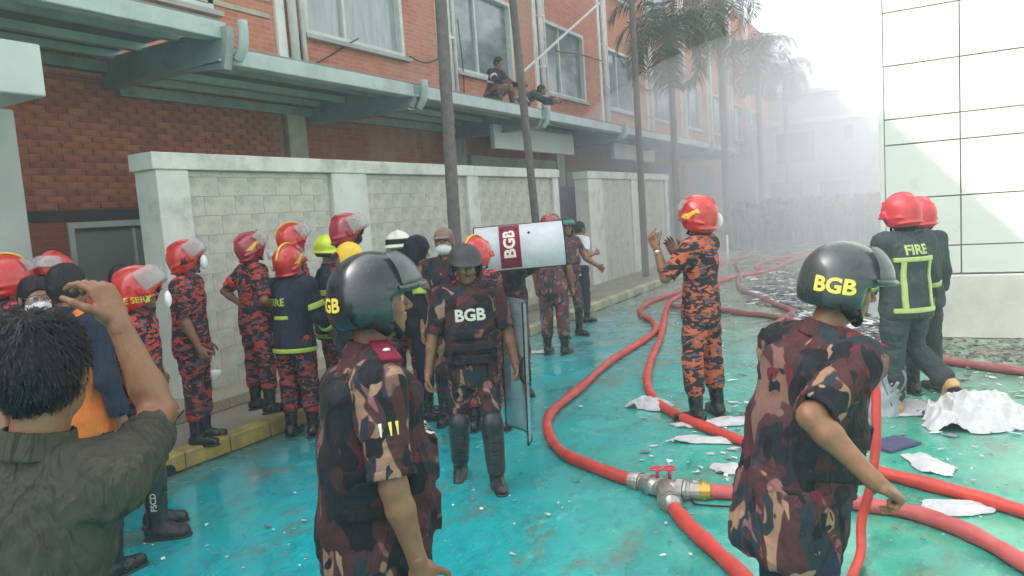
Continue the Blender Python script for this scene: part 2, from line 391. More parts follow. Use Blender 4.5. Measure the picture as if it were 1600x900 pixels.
# ------------------------------------------------------------------ steel canopy
cn = thing('steel_canopy', 'grey green steel canopy running along the brick building above the pavement', 'canopy', (XB, 0, 3.8))
L = -XB+XC   # projection
def canopy_bay(y0, y1, dz, extra=0):
    e = L+extra
    b = MB(); b.box(.02, e-.02, y0+.02, y1-.02, dz+.13, dz+.17); b.build('roof_sheet', M['sheet'], cn)
    b = MB(); b.box(e-.05, e+.04, y0, y1, dz-.05, dz+.13); b.box(e-.16, e-.052, y0, y1, dz-.05, dz-.03); b.build('gutter', M['steel_pale'], cn, bevel=.01)
    for x in (.25, e*.36, e*.68):
        b = MB(); b.box(x-.045, x+.045, y0, y1, dz+.04, dz+.129); b.build('purlin', M['steel_pale'], cn)
    b = MB(); b.box(.0, .12, y0, y1, dz-.1, dz+.03); b.build('wall_plate', M['steel'], cn)
def cross_beam(y, dz, extra=0, dep=.24):
    e = L+extra; b = MB()
    prof = [(0, -.2), (e*.55, -.2), (e-.05, -dep+.05), (e+.05, .02), (e+.05, .13), (0, .13)]
    n = len(prof); v = [(x, y-.05, dz+z) for x, z in prof]+[(x, y+.05, dz+z) for x, z in prof]
    b.add(v, [tuple(range(n-1, -1, -1)), tuple(range(n, 2*n))]+[(i, (i+1) % n, n+(i+1) % n, n+i) for i in range(n)])
    b.box(.02, e-.06, y-.1, y+.1, dz-.225, dz-.203)
    o = b.build('cross_beam', M['steel'], cn)
    c = MB(); pts = [(e-.02, y+.12, dz-.19), (e+.07, y+.12, dz-.1), (e+.11, y+.12, dz+.04), (e+.11, y+.12, dz+.2)]
    c.tube(catmull(pts, 5), .055, 8); c.build('downspout', M['steel_pale'], cn, smooth=True)
canopy_bay(-8, 1.3, .22); canopy_bay(1.4, 5.75, .22)
ys = [5.8, 9.15, 13.35, 17.8, 22.2, 26.6, 31.0]
for i in range(len(ys)-1): canopy_bay(ys[i]+.0, ys[i+1]-.02, -.04 if i < 4 else -.04)
cross_beam(1.35, .2); cross_beam(5.72, .16, .08, .36)
for y in ys[1:]: cross_beam(y, -.04)
# boards, projecting porch, pole, cables
b = MB(); b.box(-7.55, -7.45, 12.97, 16.85, 3.22, 3.70); tag(b.build('sign_board', M['sign'], bevel=.01), 'blank pale board hung under the canopy behind the palm pole', 'board')
b = MB(); b.box(-7.55, -7.45, 19.6, 23.2, 3.22, 3.66); tag(b.build('sign_board', M['sign'], bevel=.01), 'smaller blank pale board hung under the hazier far end of the canopy', 'board')
b = MB(); p0, p1 = GX(818, 112, -8.3), GX(936, 5, -8.2); b.tube([p0, p1], .035, 8); tag(b.build('flag_pole', M['pipe'], smooth=True), 'thin pale pole slanting out across the upper brick wall', 'pole')
for n_, (pts, lb) in enumerate(zip(([(470, 5), (478, 100), (560, 60)], [(715, 30), (725, 130), (722, 240)], [(868, 80), (905, 85), (940, 95)], [(950, 170), (1000, 185), (1060, 175), (1110, 210)], [(640, 88), (665, 98), (690, 90)]), ('thin dark cable crossing the wide curtained window above the canopy', 'thin dark cable hanging straight down beside the thickest palm trunk', 'short dark cable on the brick right of the slanting pole foot', 'long sagging dark cable on the far hazy brick wall', 'short sagging cable between the curtained window and the thickest palm'))):
    b = MB(); b.tube(catmull([GX(*p, XB+.06) for p in pts], 6), .014, 6)
    tag(b.build('cable', M['dark'], smooth=True), lb, 'cable', 'cables on the brick wall')
# ------------------------------------------------------------------ white clad wall on the right
WY = 10.4
ww = thing('clad_wall', 'tall white panel clad wall with dark joints at the right', 'wall', (-.4, WY, 0))
b = MB(); b.box(.0, 20, .04, .5, 0, 9); b.build('backing', M['joint'], ww)
b = MB(); b.box(-.06, .0, -.01, .5, 0, 9); b.build('corner_post', M['panel'], ww, bevel=.004)
rows = [.79, 1.135, 1.735, 2.40, 2.715, 3.36, 4.0, 4.65, 5.3, 6.0, 6.7, 7.4, 8.2, 9.0]; cols = [0, .81, 2.5, 4.2, 5.9, 7.6, 9.3, 11, 13, 15, 17.5, 20]
for i in range(len(rows)-1):
    for j in range(len(cols)-1):
        q = MB(); q.box(cols[j]+.007, cols[j+1]-.007, .0, .039, rows[i]+.0075, rows[i+1]-.0075)
        q.build('panel', M['panel'], ww, bevel=.003, loc=(0, random.uniform(-.003, .003), 0))
q = MB(); q.box(.002, 20, -.05, .039, 0.003, .775); q.build('plinth', M['plinth'], ww, bevel=.01)
# ------------------------------------------------------------------ buildings closing the street
eb = thing('far_building', 'pale flat roofed building closing the end of the street in the smoke', 'building', (0, 38, 0))
b = MB(); b.box(-7.2, -2.1, 0, 8, 0, 5.2); b.box(-6.5, -2.5, .3, 8, 5.2, 6.6); b.build('wall', M['far'], eb)
b = MB(); b.box(-6.7, -2.4, .1, 8, 6.602, 6.8); b.box(-7.3, -2.0, -.3, .29, 5.202, 5.4); b.build('roof', M['wallwhite'], eb)
for (x0, x1, z0, z1) in ((-6.2, -4.3, 3.3, 4.9), (-6.6, -4.9, .0, 2.6), (-4.3, -2.8, .2, 2.5), (-3.2, -2.6, 4.2, 5.0)):
    q = MB(); q.box(x0, x1, -.06, .04, z0, z1); w = q.build('window', M['frame'], eb)
    q = MB(); q.box(x0+.08, x1-.08, -.09, -.061, z0+.08, z1-.08); q.build('pane', M['glassdark'], w)
q = MB(); q.box(-6.6, -2.2, -.9, -.02, 2.8, 2.95); q.build('ledge', M['far'], eb)
eb = thing('far_shed', 'lower pale building between the far building and the white clad wall', 'building', (0, 41, 0))
b = MB(); b.box(-2.0, 9, 0, 6, 0, 4.6); b.build('wall', M['far'], eb); b = MB(); b.box(-2.2, 9.2, -.2, 6, 4.602, 4.8); b.build('roof', M['wallwhite'], eb)
for x in (-1.5, .4, 2.4):
    q = MB(); q.box(x, x+1.3, -.05, .03, 2.4, 3.8); q.build('window', M['glassdark'], eb)
# ------------------------------------------------------------------ palms
def palm(loc, h, r0, r1, crown, label, lean=(0, 0), nf=15, flen=2.0, seed=0):
    R = random.Random(seed); t = thing('palm_tree', label, 'palm tree', loc, group='palms along the pavement')
    n = 60; pts = [(lean[0]*(i/n), lean[1]*(i/n), h*i/n) for i in range(n+1)]
    rad = [(r0+(r1-r0)*min(1, i/n*1.2))*(1+.035*(i % 3 == 0)) for i in range(n+1)]
    b = MB(); b.tube(pts, rad, 14); b.build('trunk', M['bark'], t, smooth=True)
    if not crown: return t
    top = Vector(pts[-1])
    b = MB(); b.tube([top-Vector((0, 0, .1)), top+Vector((0, 0, .35)), top+Vector((0, 0, .9))], [r1*1.1, r1*1.25, r1*.5], 12); b.build('crownshaft', M['leaf'], t, smooth=True)
    for k in range(nf):
        az = k*2.399+R.uniform(-.2, .2); el = R.uniform(-.2, 1.1) if k < nf*.7 else R.uniform(-.9, -.1)
        L_ = flen*R.uniform(.85, 1.15); segs = 12; p = top+Vector((0, 0, .75)); rach = [p.copy()]; e = el+.35
        for s_ in range(segs):
            p = p+Vector((math.cos(az)*math.cos(e), math.sin(az)*math.cos(e), math.sin(e)))*L_/segs; rach.append(p.copy()); e -= .19+.02*s_*R.uniform(.5, 1)
        b = MB(); b.tube(rach, [.022*(1-.75*i/segs) for i in range(segs+1)], 5)
        side = Vector((-math.sin(az), math.cos(az), 0))
        for s_ in range(2, 4*segs):
            u = s_/(4*segs); i = int(u*segs); q = rach[i].lerp(rach[min(i+1, segs)], u*segs-i); tdir = (rach[min(i+1, segs)]-rach[max(i-1, 0)]).normalized()
            ll = .62*flen/2*math.sin(math.pi*min(.97, u*.85+.12))*R.uniform(.8, 1.1)
            for sg in (-1, 1):
                d = (side*sg*.8+tdir*.45+Vector((0, 0, R.uniform(-.35, .25)))).normalized(); tip = q+d*ll+Vector((0, 0, -.35*ll)); mid = q+d*ll*.55+Vector((0, 0, -.05*ll))
                w = tdir*.02
                b.add([q-w*.6, q+w*.6, mid+w, tip, mid-w], [(0, 1, 2, 4), (4, 2, 3)])
        b.build('frond', M['leafdry' if (k > nf*.85) else 'leaf'], t)
    return t
def trunk_at(pxb, pyb, x): return GX(pxb, pyb, x)
q = GX(703, 300, -5.95); q2 = GX(688, 0, -5.95); palm((q[0], q[1], .12), 9.2, .095, .08, True, 'thickest dark palm trunk rising in front of the block wall, nearest the camera', lean=(0, (q2[1]-q[1])*2), seed=1)
q = GX(841, 320, -5.95); q2 = GX(804, 0, -5.95); palm((q[0], q[1], .12), 9.0, .072, .06, True, 'slim dark leaning trunk behind the raised riot shield', lean=(0, (q2[1]-q[1])*2.0), seed=2)
q = GX(1005, 350, -5.95); palm((q[0], q[1], .12), 8.6, .085, .07, True, 'slim palm trunk standing before the shorter block wall', seed=3, flen=2.3)
q = GX(1053, 215, -5.95); palm((q[0], q[1], .12), 5.7, .10, .085, True, 'hazy palm with drooping fan of fronds, left of the two full crowns in view', seed=4, nf=18, flen=2.3)
q = GX(1130, 180, -5.95); palm((q[0], q[1], .12), 8.2, .13, .11, True, 'hazier palm with an arching crown, right of the two full crowns in view', seed=5, nf=16, flen=2.6)
q = GY(1190, 300, 31); palm((q[0], q[1], 0), 6.6, .13, .1, True, 'smoke dimmed palm with spiky crown in front of the far building corner', seed=6, nf=17, flen=2.4)
q = GY(1232, 300, 36); palm((q[0], q[1], 0), 6.6, .13, .1, True, 'faintest small palm against the white sky at the street end', seed=8, nf=14, flen=1.9)
# ================================================================== people
# ---- signed distance modelling: garments and bodies are smooth unions of anatomical volumes, meshed on a grid
def V3(*a): return np.array(a, float)
def nrm(v): v = np.array(v, float); return v/np.linalg.norm(v)
class Sdf:
    def __init__(s, ops=None): s.ops = list(ops or [])
    def copy(s): return Sdf(s.ops)
    def _b(s, pts, rad):
        pts = np.array(pts); return pts.min(0)-rad, pts.max(0)+rad
    def rc(s, a, b, ra, rb, k=.02, mode='u', sq=None):
        a = np.array(a, float); b = np.array(b, float); q = np.array(sq if sq is not None else (1,1,1), float); ba = (b-a)/q; L2 = max(ba.dot(ba), 1e-9)
        def f(X, Y, Z):
            x, y, z = (X-a[0])/q[0], (Y-a[1])/q[1], (Z-a[2])/q[2]
            t = np.clip((x*ba[0]+y*ba[1]+z*ba[2])/L2, 0, 1)
            return np.sqrt((x-t*ba[0])**2+(y-t*ba[1])**2+(z-t*ba[2])**2)-(ra+(rb-ra)*t)
        lo, hi = s._b([a, b], max(ra, rb)*max(q)); s.ops.append((f, lo, hi, k, mode)); return s
    def cyl(s, a, b, ra, rb, k=.01, mode='u'):
        a = np.array(a, float); b = np.array(b, float); ba = b-a; L = np.linalg.norm(ba); u = ba/L
        def f(X, Y, Z):
            x, y, z = X-a[0], Y-a[1], Z-a[2]; t = x*u[0]+y*u[1]+z*u[2]
            r = np.sqrt(np.maximum((x-t*u[0])**2+(y-t*u[1])**2+(z-t*u[2])**2, 0))
            return np.maximum(r-(ra+(rb-ra)*np.clip(t/L, 0, 1)), np.maximum(-t, t-L))
        lo, hi = s._b([a, b], max(ra, rb)); s.ops.append((f, lo, hi, k, mode)); return s
    def el(s, c, r, k=.02, mode='u', F=None):
        c = np.array(c, float); r = np.array(r, float); F = np.eye(3) if F is None else F
        def f(X, Y, Z):
            x, y, z = X-c[0], Y-c[1], Z-c[2]
            p = [x*F[0, i]+y*F[1, i]+z*F[2, i] for i in range(3)]
            k0 = np.sqrt(sum((p[i]/r[i])**2 for i in range(3)))+1e-6; k1 = np.sqrt(sum((p[i]/r[i]**2)**2 for i in range(3)))+1e-6
            return k0*(k0-1)/k1
        lo, hi = s._b([c], r.max()); s.ops.append((f, lo, hi, k, mode)); return s
    def bx(s, c, hs, rad=.005, k=.01, mode='u', F=None):
        c = np.array(c, float); hs = np.array(hs, float); F = np.eye(3) if F is None else F
        def f(X, Y, Z):
            x, y, z = X-c[0], Y-c[1], Z-c[2]
            q = [np.abs(x*F[0, i]+y*F[1, i]+z*F[2, i])-hs[i]+rad for i in range(3)]
            return np.sqrt(sum(np.maximum(v, 0)**2 for v in q))+np.minimum(np.maximum(q[0], np.maximum(q[1], q[2])), 0)-rad
        lo, hi = s._b([c], np.linalg.norm(hs)); s.ops.append((f, lo, hi, k, mode)); return s
    def plane(s, p, n, k=.006):        # keep the side n points away from
        p = np.array(p, float); n = nrm(n)
        s.ops.append((lambda X, Y, Z: (X-p[0])*n[0]+(Y-p[1])*n[1]+(Z-p[2])*n[2], None, None, k, 'i')); return s
    def fold(s, amp, wl=.09, seed=0, st=(1,1,1)):
        s.ops.append(((amp, wl, seed, st), None, None, 0, 'f')); return s
    def bounds(s):
        L = [o for o in s.ops if o[4] == 'u']; return np.min([o[1] for o in L], 0)-.03, np.max([o[2] for o in L], 0)+.03
    def grid(s, lo, hi, h):
        n = np.maximum(np.ceil((hi-lo)/h).astype(int)+1, 3)
        ax = [(lo[i]+h*np.arange(n[i])).astype(np.float32) for i in range(3)]
        V = np.full(n, .5, np.float32)
        for (f, l, u, k, mode) in s.ops:
            if mode == 'f':
                amp, wl, seed, st = f; idx = np.nonzero(np.abs(V) < .04); r = np.random.default_rng(seed)
                x, y, z = (ax[0][idx[0]]*st[0], ax[1][idx[1]]*st[1], ax[2][idx[2]]*st[2]); tot = 0
                for oc in range(3 if wl > .08 else 2):
                    w = 2*math.pi/(wl*(.62**oc)); d = r.normal(size=(3, 3)); d /= np.linalg.norm(d, axis=1)[:, None]; ph = r.uniform(0, 6, 4)
                    warp = 1.3*np.sin(w*.45*(x*d[1, 0]+y*d[1, 1]+z*d[1, 2])+ph[0])+1.0*np.sin(w*.6*(x*d[2, 0]+y*d[2, 1]+z*d[2, 2])+ph[2])
                    v = np.sin(w*(x*d[0, 0]+y*d[0, 1]+z*d[0, 2])+warp+ph[1]); tot = tot+(v*.55+(1-2.0*np.exp(-v*v/.12))*.38)*(.5**oc)
                V[idx] += (amp*.75*tot).astype(np.float32); continue
            if l is None: sl = [slice(0, n[i]) for i in range(3)]
            else:
                m = k*1.5+h*2+.01
                i0 = [max(0, int((l[i]-m-lo[i])/h)) for i in range(3)]; i1 = [min(n[i], int((u[i]+m-lo[i])/h)+2) for i in range(3)]
                if any(i1[i] <= i0[i] for i in range(3)): continue
                sl = [slice(i0[i], i1[i]) for i in range(3)]
            sl = tuple(sl); a = V[sl]
            d = f(ax[0][sl[0]][:, None, None], ax[1][sl[1]][None, :, None], ax[2][sl[2]][None, None, :])
            if mode == 'u':
                hh = np.maximum(k-np.abs(a-d), 0)/k if k > 0 else 0; V[sl] = np.minimum(a, d)-hh*hh*k*.25
            else:
                if mode == 's': d = -d
                hh = np.maximum(k-np.abs(a-d), 0)/k if k > 0 else 0; V[sl] = np.maximum(a, d)+hh*hh*k*.25
        return V, lo, h
def surfnet(V, lo, h):
    V = np.pad(V, 1, constant_values=.5); lo = np.asarray(lo)-h
    S = V < 0
    c8 = [(i, j, k) for i in (0, 1) for j in (0, 1) for k in (0, 1)]; nx, ny, nz = V.shape
    cnt = sum(S[i:nx-1+i, j:ny-1+j, k:nz-1+k].astype(np.int8) for i, j, k in c8)
    act = (cnt > 0) & (cnt < 8); I, J, K = np.nonzero(act)
    if len(I) == 0: return np.zeros((0, 3)), np.zeros((0, 4), int)
    idx = np.full(act.shape, -1, np.int64); idx[I, J, K] = np.arange(len(I))
    acc = np.zeros((len(I), 3)); num = np.zeros(len(I))
    for a in range(8):
        for b_ in range(a+1, 8):
            ca, cb = c8[a], c8[b_]
            if sum(abs(ca[i]-cb[i]) for i in range(3)) != 1: continue
            va = V[I+ca[0], J+ca[1], K+ca[2]]; vb = V[I+cb[0], J+cb[1], K+cb[2]]; m = (va < 0) != (vb < 0)
            t = np.where(m, va/np.where(m, va-vb, 1), 0)
            for i in range(3): acc[:, i] += np.where(m, ca[i]+t*(cb[i]-ca[i]), 0)
            num += m
    P = np.stack([I, J, K], 1)+acc/num[:, None]; P = P*h+lo
    F = []
    for ax in range(3):
        s0 = [slice(0, nx), slice(0, ny), slice(0, nz)]; s1 = list(s0); s0[ax] = slice(0, V.shape[ax]-1); s1[ax] = slice(1, V.shape[ax])
        e = S[tuple(s0)] != S[tuple(s1)]; i, j, k = np.nonzero(e); p = np.stack([i, j, k], 1)
        o1, o2 = [(1, 2), (2, 0), (0, 1)][ax]
        ok = (p[:, o1] > 0) & (p[:, o2] > 0) & (p[:, o1] < V.shape[o1]-1) & (p[:, o2] < V.shape[o2]-1); p = p[ok]
        q = []
        for da, db in ((0, 0), (-1, 0), (-1, -1), (0, -1)):
            r = p.copy(); r[:, o1] += da; r[:, o2] += db; q.append(idx[r[:, 0], r[:, 1], r[:, 2]])
        q = np.stack(q, 1); flip = S[p[:, 0], p[:, 1], p[:, 2]]; q[~flip] = q[~flip][:, ::-1]; F.append(q)
    F = np.concatenate(F); return P, F[(F >= 0).all(1)]
def npmesh(name, P, F, mats, mi=None, smooth=True):
    me = bpy.data.meshes.new(name); me.vertices.add(len(P)); me.vertices.foreach_set('co', np.asarray(P, np.float32).ravel())
    F = np.asarray(F, np.int32); k = F.shape[1] if len(F) else 4
    me.loops.add(len(F)*k); me.loops.foreach_set('vertex_index', F.ravel()); me.polygons.add(len(F))
    me.polygons.foreach_set('loop_start', np.arange(len(F), dtype=np.int32)*k)
    for m in (mats if isinstance(mats, (list, tuple)) else [mats]): me.materials.append(m)
    me.update(calc_edges=True); me.validate()
    if mi is not None: me.polygons.foreach_set('material_index', np.asarray(mi, np.int32))
    if smooth: me.polygons.foreach_set('use_smooth', np.ones(len(me.polygons), bool))
    return me
def sdfmesh(name, sd, h, mat, fine=()):
    lo, hi = sd.bounds(); P, F = surfnet(*sd.grid(lo, hi, h))
    for (l, u, hf) in fine:
        l = np.array(l); u = np.array(u); c = P[F].mean(1); F = F[~((c > l+.004) & (c < u-.004)).all(1)]
        V, l2, h2 = sd.grid(l, u, hf); P2, F2 = surfnet(V, l2, h2)
        if len(F2):   # drop the caps where the fine box cuts the body
            c = P2[F2].mean(1); F2 = F2[((c > l+.0006) & (c < l+(np.array(V.shape)-1)*hf-.0006)).all(1)]
            F = np.concatenate([F, F2+len(P)]); P = np.concatenate([P, P2])
    used = np.unique(F); mp = np.zeros(len(P), int); mp[used] = np.arange(len(used))
    return npmesh(name, P[used], mp[F], mat)
def patch(c, r, az, el, th, F=None, n=(20, 12), pw=1.0):   # curved shell: azimuth from +y towards +x, elevation
    F = np.eye(3) if F is None else F; c = np.array(c, float); vs = []
    for layer in (0, th):
        for j in range(n[1]+1):
            for i in range(n[0]+1):
                a = math.radians(az[0]+(az[1]-az[0])*i/n[0]); e = math.radians(el[0]+(el[1]-el[0])*j/n[1])
                d = np.array([math.sin(a)*math.cos(e)*(r[0]-layer), math.cos(a)*math.cos(e)*(r[1]-layer), math.sin(e)*(r[2]-layer)]); vs.append(c+F@d)
    W = n[0]+1; T = W*(n[1]+1); fs = []
    for j in range(n[1]):
        for i in range(n[0]):
            q = [j*W+i, j*W+i+1, (j+1)*W+i+1, (j+1)*W+i]; fs.append(q[::-1]); fs.append([x+T for x in q])
    for i in range(n[0]): fs.append([i, i+1, i+1+T, i+T]); a = n[1]*W+i; fs.append([a+1, a, a+T, a+1+T])
    for j in range(n[1]): a = j*W; fs.append([a+W, a, a+T, a+W+T]); a = j*W+n[0]; fs.append([a, a+W, a+W+T, a+T])
    return vs, fs
def bvh_of(me): return BVHTree.FromPolygons([v.co.copy() for v in me.vertices], [tuple(p.vertices) for p in me.polygons])
_txt = {}
def text_mesh(s, bold=.02):
    if s in _txt: return _txt[s]
    cu = bpy.data.curves.new('lettering', 'FONT'); cu.body = s; cu.size = 1; cu.align_x = 'CENTER'; cu.align_y = 'CENTER'; cu.offset = bold; cu.resolution_u = 3
    o = bpy.data.objects.new('lettering', cu); C.objects.link(o); dg = bpy.context.evaluated_depsgraph_get(); me = bpy.data.meshes.new_from_object(o.evaluated_get(dg))
    bpy.data.objects.remove(o); bpy.data.curves.remove(cu)
    bm = bmesh.new(); bm.from_mesh(me)
    for _ in range(2):
        bmesh.ops.triangulate(bm, faces=bm.faces[:]); bmesh.ops.subdivide_edges(bm, edges=[e for e in bm.edges if e.calc_length() > .16], cuts=1)
    bmesh.ops.triangulate(bm, faces=bm.faces[:])
    _txt[s] = ([v.co.copy() for v in bm.verts], [[v.index for v in f.verts] for f in bm.faces]); bm.free(); return _txt[s]
def decal(name, verts2, faces, origin, right, up, bvh, mat, parent, lift=.002):
    """flat print wrapped on the surface behind it: verts2 in metres in the print plane"""
    right = Vector(right).normalized(); up = Vector(up).normalized(); n = right.cross(up); vs = []
    for p in verts2:
        q = Vector(origin)+right*p[0]+up*p[1]; hit = bvh.ray_cast(q, -n, .5)
        vs.append(hit[0]+n*lift if hit[0] is not None else q-n*.1)
    me = bpy.data.meshes.new(name); me.from_pydata([tuple(v) for v in vs], [], faces); me.materials.append(mat)
    return link(name, me, parent)
def text_decal(txt, size, origin, right, up, bvh, mat, parent, name='lettering', sx=1.0, lift=.002, bold=.02):
    v, f = text_mesh(txt, bold); return decal(name, [(p.x*size*sx, p.y*size) for p in v], f, origin, right, up, bvh, mat, parent, lift)
def poly_decal(pts, origin, right, up, bvh, mat, parent, name='emblem', lift=.0025):
    bm = bmesh.new(); bm.faces.new([bm.verts.new((x, y, 0)) for x, y in pts])
    for _ in range(4):
        bmesh.ops.triangulate(bm, faces=bm.faces[:]); bmesh.ops.subdivide_edges(bm, edges=[e for e in bm.edges if e.calc_length() > .02], cuts=1)
    bmesh.ops.triangulate(bm, faces=bm.faces[:]); bm.verts.index_update()
    v = [(q.co.x, q.co.y) for q in bm.verts]; f = [[q.index for q in t.verts] for t in bm.faces]; bm.free()
    return decal(name, v, f, origin, right, up, bvh, mat, parent, lift)
# ---- materials for people
def cloth_bump(t, str_=.5):
    b0 = t.bump(t.noise(7, 3, .55, t.mapping((1.2, 1.2, .45), (0, 0, 0), (.5, .3, 0)), 1.6), str_*1.1, .05); b1 = t.bump(t.noise(20, 4, .6, t.mapping((1, 1, .6)), .8), str_*.6, .018, b0); t.bump(t.noise(350, 2, .5), .12, .002, b1)
def camo(name, base, layers, scale=7, stretch=(1,1,1), rough=.85, wrinkle=.5):
    t = NT(name); col = t.ramp(t.noise(3, 3), [(.3, tuple(x*.85 for x in base)), (.7, tuple(x*1.15 for x in base))])
    for i, (c, th, sc) in enumerate(layers):
        v = t.mapping(stretch, (i*7.3+1, i*3.1, i*5.7), (0, .25*i, .2*i))
        m = t.val(t.noise(scale*sc, 1.6, .5, v, .9), th, th+.012); col = t.mix(m, col, c)
    col = t.mix(t.val(t.noise(2.2, 4, .6), .4, .7, 0, .25), col, (.05, .04, .04))
    t.b.inputs['Specular IOR Level'].default_value = .25; t.col(col); t.rough(rough); cloth_bump(t, wrinkle); return t.m
BG = [((.33, .185, .12), .575, 1.0), ((.020, .034, .044), .525, .85), ((.22, .10, .095), .60, 1.2), ((.15, .016, .034), .65, 1.3), ((.010, .013, .017), .565, 1.2), ((.38, .22, .15), .665, 1.5), ((.016, .024, .030), .66, 2.6)]
M['bgb'] = camo('border_guard_camouflage', (.070, .026, .028), BG, 6.2, (1, 1, .7))
M['bgbvest'] = camo('border_guard_vest_cloth', (.060, .024, .026), [((.19, .10, .078), .60, .9), ((.014, .020, .028), .52, 1.0), ((.13, .020, .034), .64, 1.2), ((.009, .010, .013), .57, 1.3)], 6.0, (1, 1, .8))
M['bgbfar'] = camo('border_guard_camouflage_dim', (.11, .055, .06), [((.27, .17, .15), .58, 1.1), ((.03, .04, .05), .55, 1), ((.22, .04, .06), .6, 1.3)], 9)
FI = [((.14, .095, .11), .53, .9), ((.60, .13, .06), .532, 1.15), ((.015, .016, .026), .575, 1.4), ((.62, .14, .07), .60, 1.8)]
M['firecamo'] = camo('fire_service_camouflage', (.020, .020, .030), FI, 8.5, (.75, .75, 1.9))
M['firecamo_red'] = camo('fire_service_camouflage_worn', (.022, .018, .030), [((.12, .075, .095), .55, .9), ((.50, .055, .045), .53, 1.2), ((.015, .014, .024), .59, 1.5), ((.50, .09, .06), .63, 1.9)], 10, (.75, .75, 1.7))
def cloth(name, c, var=.2, w=.5, rough=.85): 
    t = NT(name); t.col(t.ramp(t.noise(4, 5, .6), [(.3, tuple(x*(1-var) for x in c)), (.7, tuple(x*(1+var) for x in c))])); t.b.inputs['Specular IOR Level'].default_value = .3; t.rough(rough); cloth_bump(t, w); return t.m
M['navy'] = cloth('navy_turnout_cloth', (.018, .024, .045)); M['navyblack'] = cloth('black_blue_cloth', (.012, .016, .026))
M['turnout'] = cloth('grey_navy_turnout', (.042, .055, .055)); M['olive'] = cloth('olive_tee', (.052, .050, .038), .12, .9)
M['orangevest'] = cloth('orange_vest', (.80, .19, .04)); M['whitecloth'] = cloth('white_cloth', (.62, .63, .64), .1)
M['denim'] = cloth('dark_trousers', (.02, .025, .045)); M['greycloth'] = cloth('grey_cloth', (.2, .2, .2)); M['tan'] = cloth('tan_cap', (.22, .15, .12))
M['maroon'] = cloth('maroon_cloth', (.18, .012, .035), .15, .2); M['blackgear'] = cloth('black_webbing', (.012, .012, .014), .3, .3, .7)
M['skin'] = plain('brown_skin', (.24, .110, .058), .45, .24, 16, .3, 110, dirt=(.17, .075, .04)); M['skin'].node_tree.nodes['Principled BSDF'].inputs['Subsurface Weight'].default_value = .05
M['skinl'] = plain('light_brown_skin', (.34, .17, .098), .45, .2, 16, .3, 110, dirt=(.24, .11, .06)); M['skind'] = plain('dark_brown_skin', (.16, .075, .042), .5, .16, 12, .12, 90)
M['boot'] = plain('black_boot', (.012, .012, .014), .25, .3, 8, .25, 40); M['rubber'] = plain('rubber_boot', (.02, .022, .02), .35, .3, 8, .15, 40)
M['guard'] = plain('shin_guard', (.028, .030, .033), .35, .25, 10, .15, 40); M['yellowboot'] = plain('yellow_boot', (.75, .58, .03), .35, .1, 10, .1, 40)
M['tanboot'] = plain('tan_boot_toe', (.5, .3, .12), .5, .2, 10, .1, 40)
M['helmetblack'] = plain('black_helmet', (.012, .017, .022), .22, .3, 5, .05, 50, dirt=(.04, .045, .045), coat=.5)
M['helmetgrey'] = plain('grey_black_helmet', (.035, .042, .042), .30, .25, 5, .08, 50, dirt=(.085, .09, .085), coat=.4)
M['helmetdull'] = plain('netted_black_helmet', (.03, .032, .036), .6, .4, 30, .5, 120)
M['helmetred'] = plain('red_helmet', (.54, .018, .018), .26, .14, 5, .08, 60, dirt=(.40, .05, .04), coat=.45); M['helmetdkred'] = plain('dark_red_helmet', (.30, .014, .03), .25, .2, 5, .04, 30, coat=.5)
M['helmetlime'] = plain('lime_helmet', (.62, .80, .02), .3, .08, 3, .03, 30, coat=.3); M['helmetpink'] = plain('faded_red_helmet', (.60, .045, .055), .4, .2, 9, .25, 30)
M['helmetwhite'] = plain('white_helmet', (.72, .72, .62), .35, .08, 3, .03, 30); M['yellow'] = plain('yellow_print', (.78, .50, .03), .5, .1, 20, 0)
M['letter'] = plain('yellow_lettering', (.85, .66, .10), .5, .15, 60, 0); M['letterw'] = plain('white_lettering', (.72, .66, .60), .6, .1, 60, 0)
M['lime'] = plain('reflective_lime', (.58, .72, .10), .45, .15, 30, .1, 200); M['limedull'] = plain('reflective_lime_dull', (.42, .50, .16), .5, .15, 30, .1, 200)
M['silver'] = plain('silver_tape', (.6, .6, .6), .4, .15, 30, .1, 200); M['mask'] = plain('white_mask', (.78, .80, .80), .8, .06, 20, .3, 60)
M['hair'] = camo('black_hair', (.007, .007, .009), [], 8, rough=.5, wrinkle=.3); _t = M['hair'].node_tree; M['eyewhite'] = plain('eye', (.55, .5, .45), .2, .05, 5, 0); M['iris'] = plain('dark_iris', (.01, .008, .006), .15, .05, 5, 0)
M['lens'] = plain('dark_lens', (.02, .025, .03), .08, .2, 5, 0); M['lips'] = plain('lip_skin', (.20, .07, .05), .5, .1, 10, 0); M['metal'] = plain('bright_metal', (.6, .6, .6), .3, .1, 10, 0, metal=1)
M['green'] = plain('teal_green_cap', (.02, .28, .2), .4, .1, 10, 0); M['pinkprint'] = plain('red_badge', (.55, .05, .09), .5, .1, 20, 0)
def clear(name, c, alpha, rough=.12, var=.1):
    t = NT(name); t.col(t.ramp(t.noise(7, 5, .7), [(.3, tuple(x*.8 for x in c)), (.7, c)])); t.rough(rough)
    t.b.inputs['Alpha'].default_value = alpha; t.link(t.val(t.noise(5, 6, .7), .3, .7, alpha-var, alpha+var), t.b.inputs['Alpha']); return t.m
M['visor'] = clear('clear_visor', (.50, .51, .50), .40); M['visorsmoke'] = clear('scratched_visor', (.15, .165, .165), .60, .2, .22)
M['shield'] = clear('scratched_shield', (.60, .64, .67), .86, .25, .06); M['shieldclear'] = clear('clear_shield', (.35, .42, .45), .42, .12)
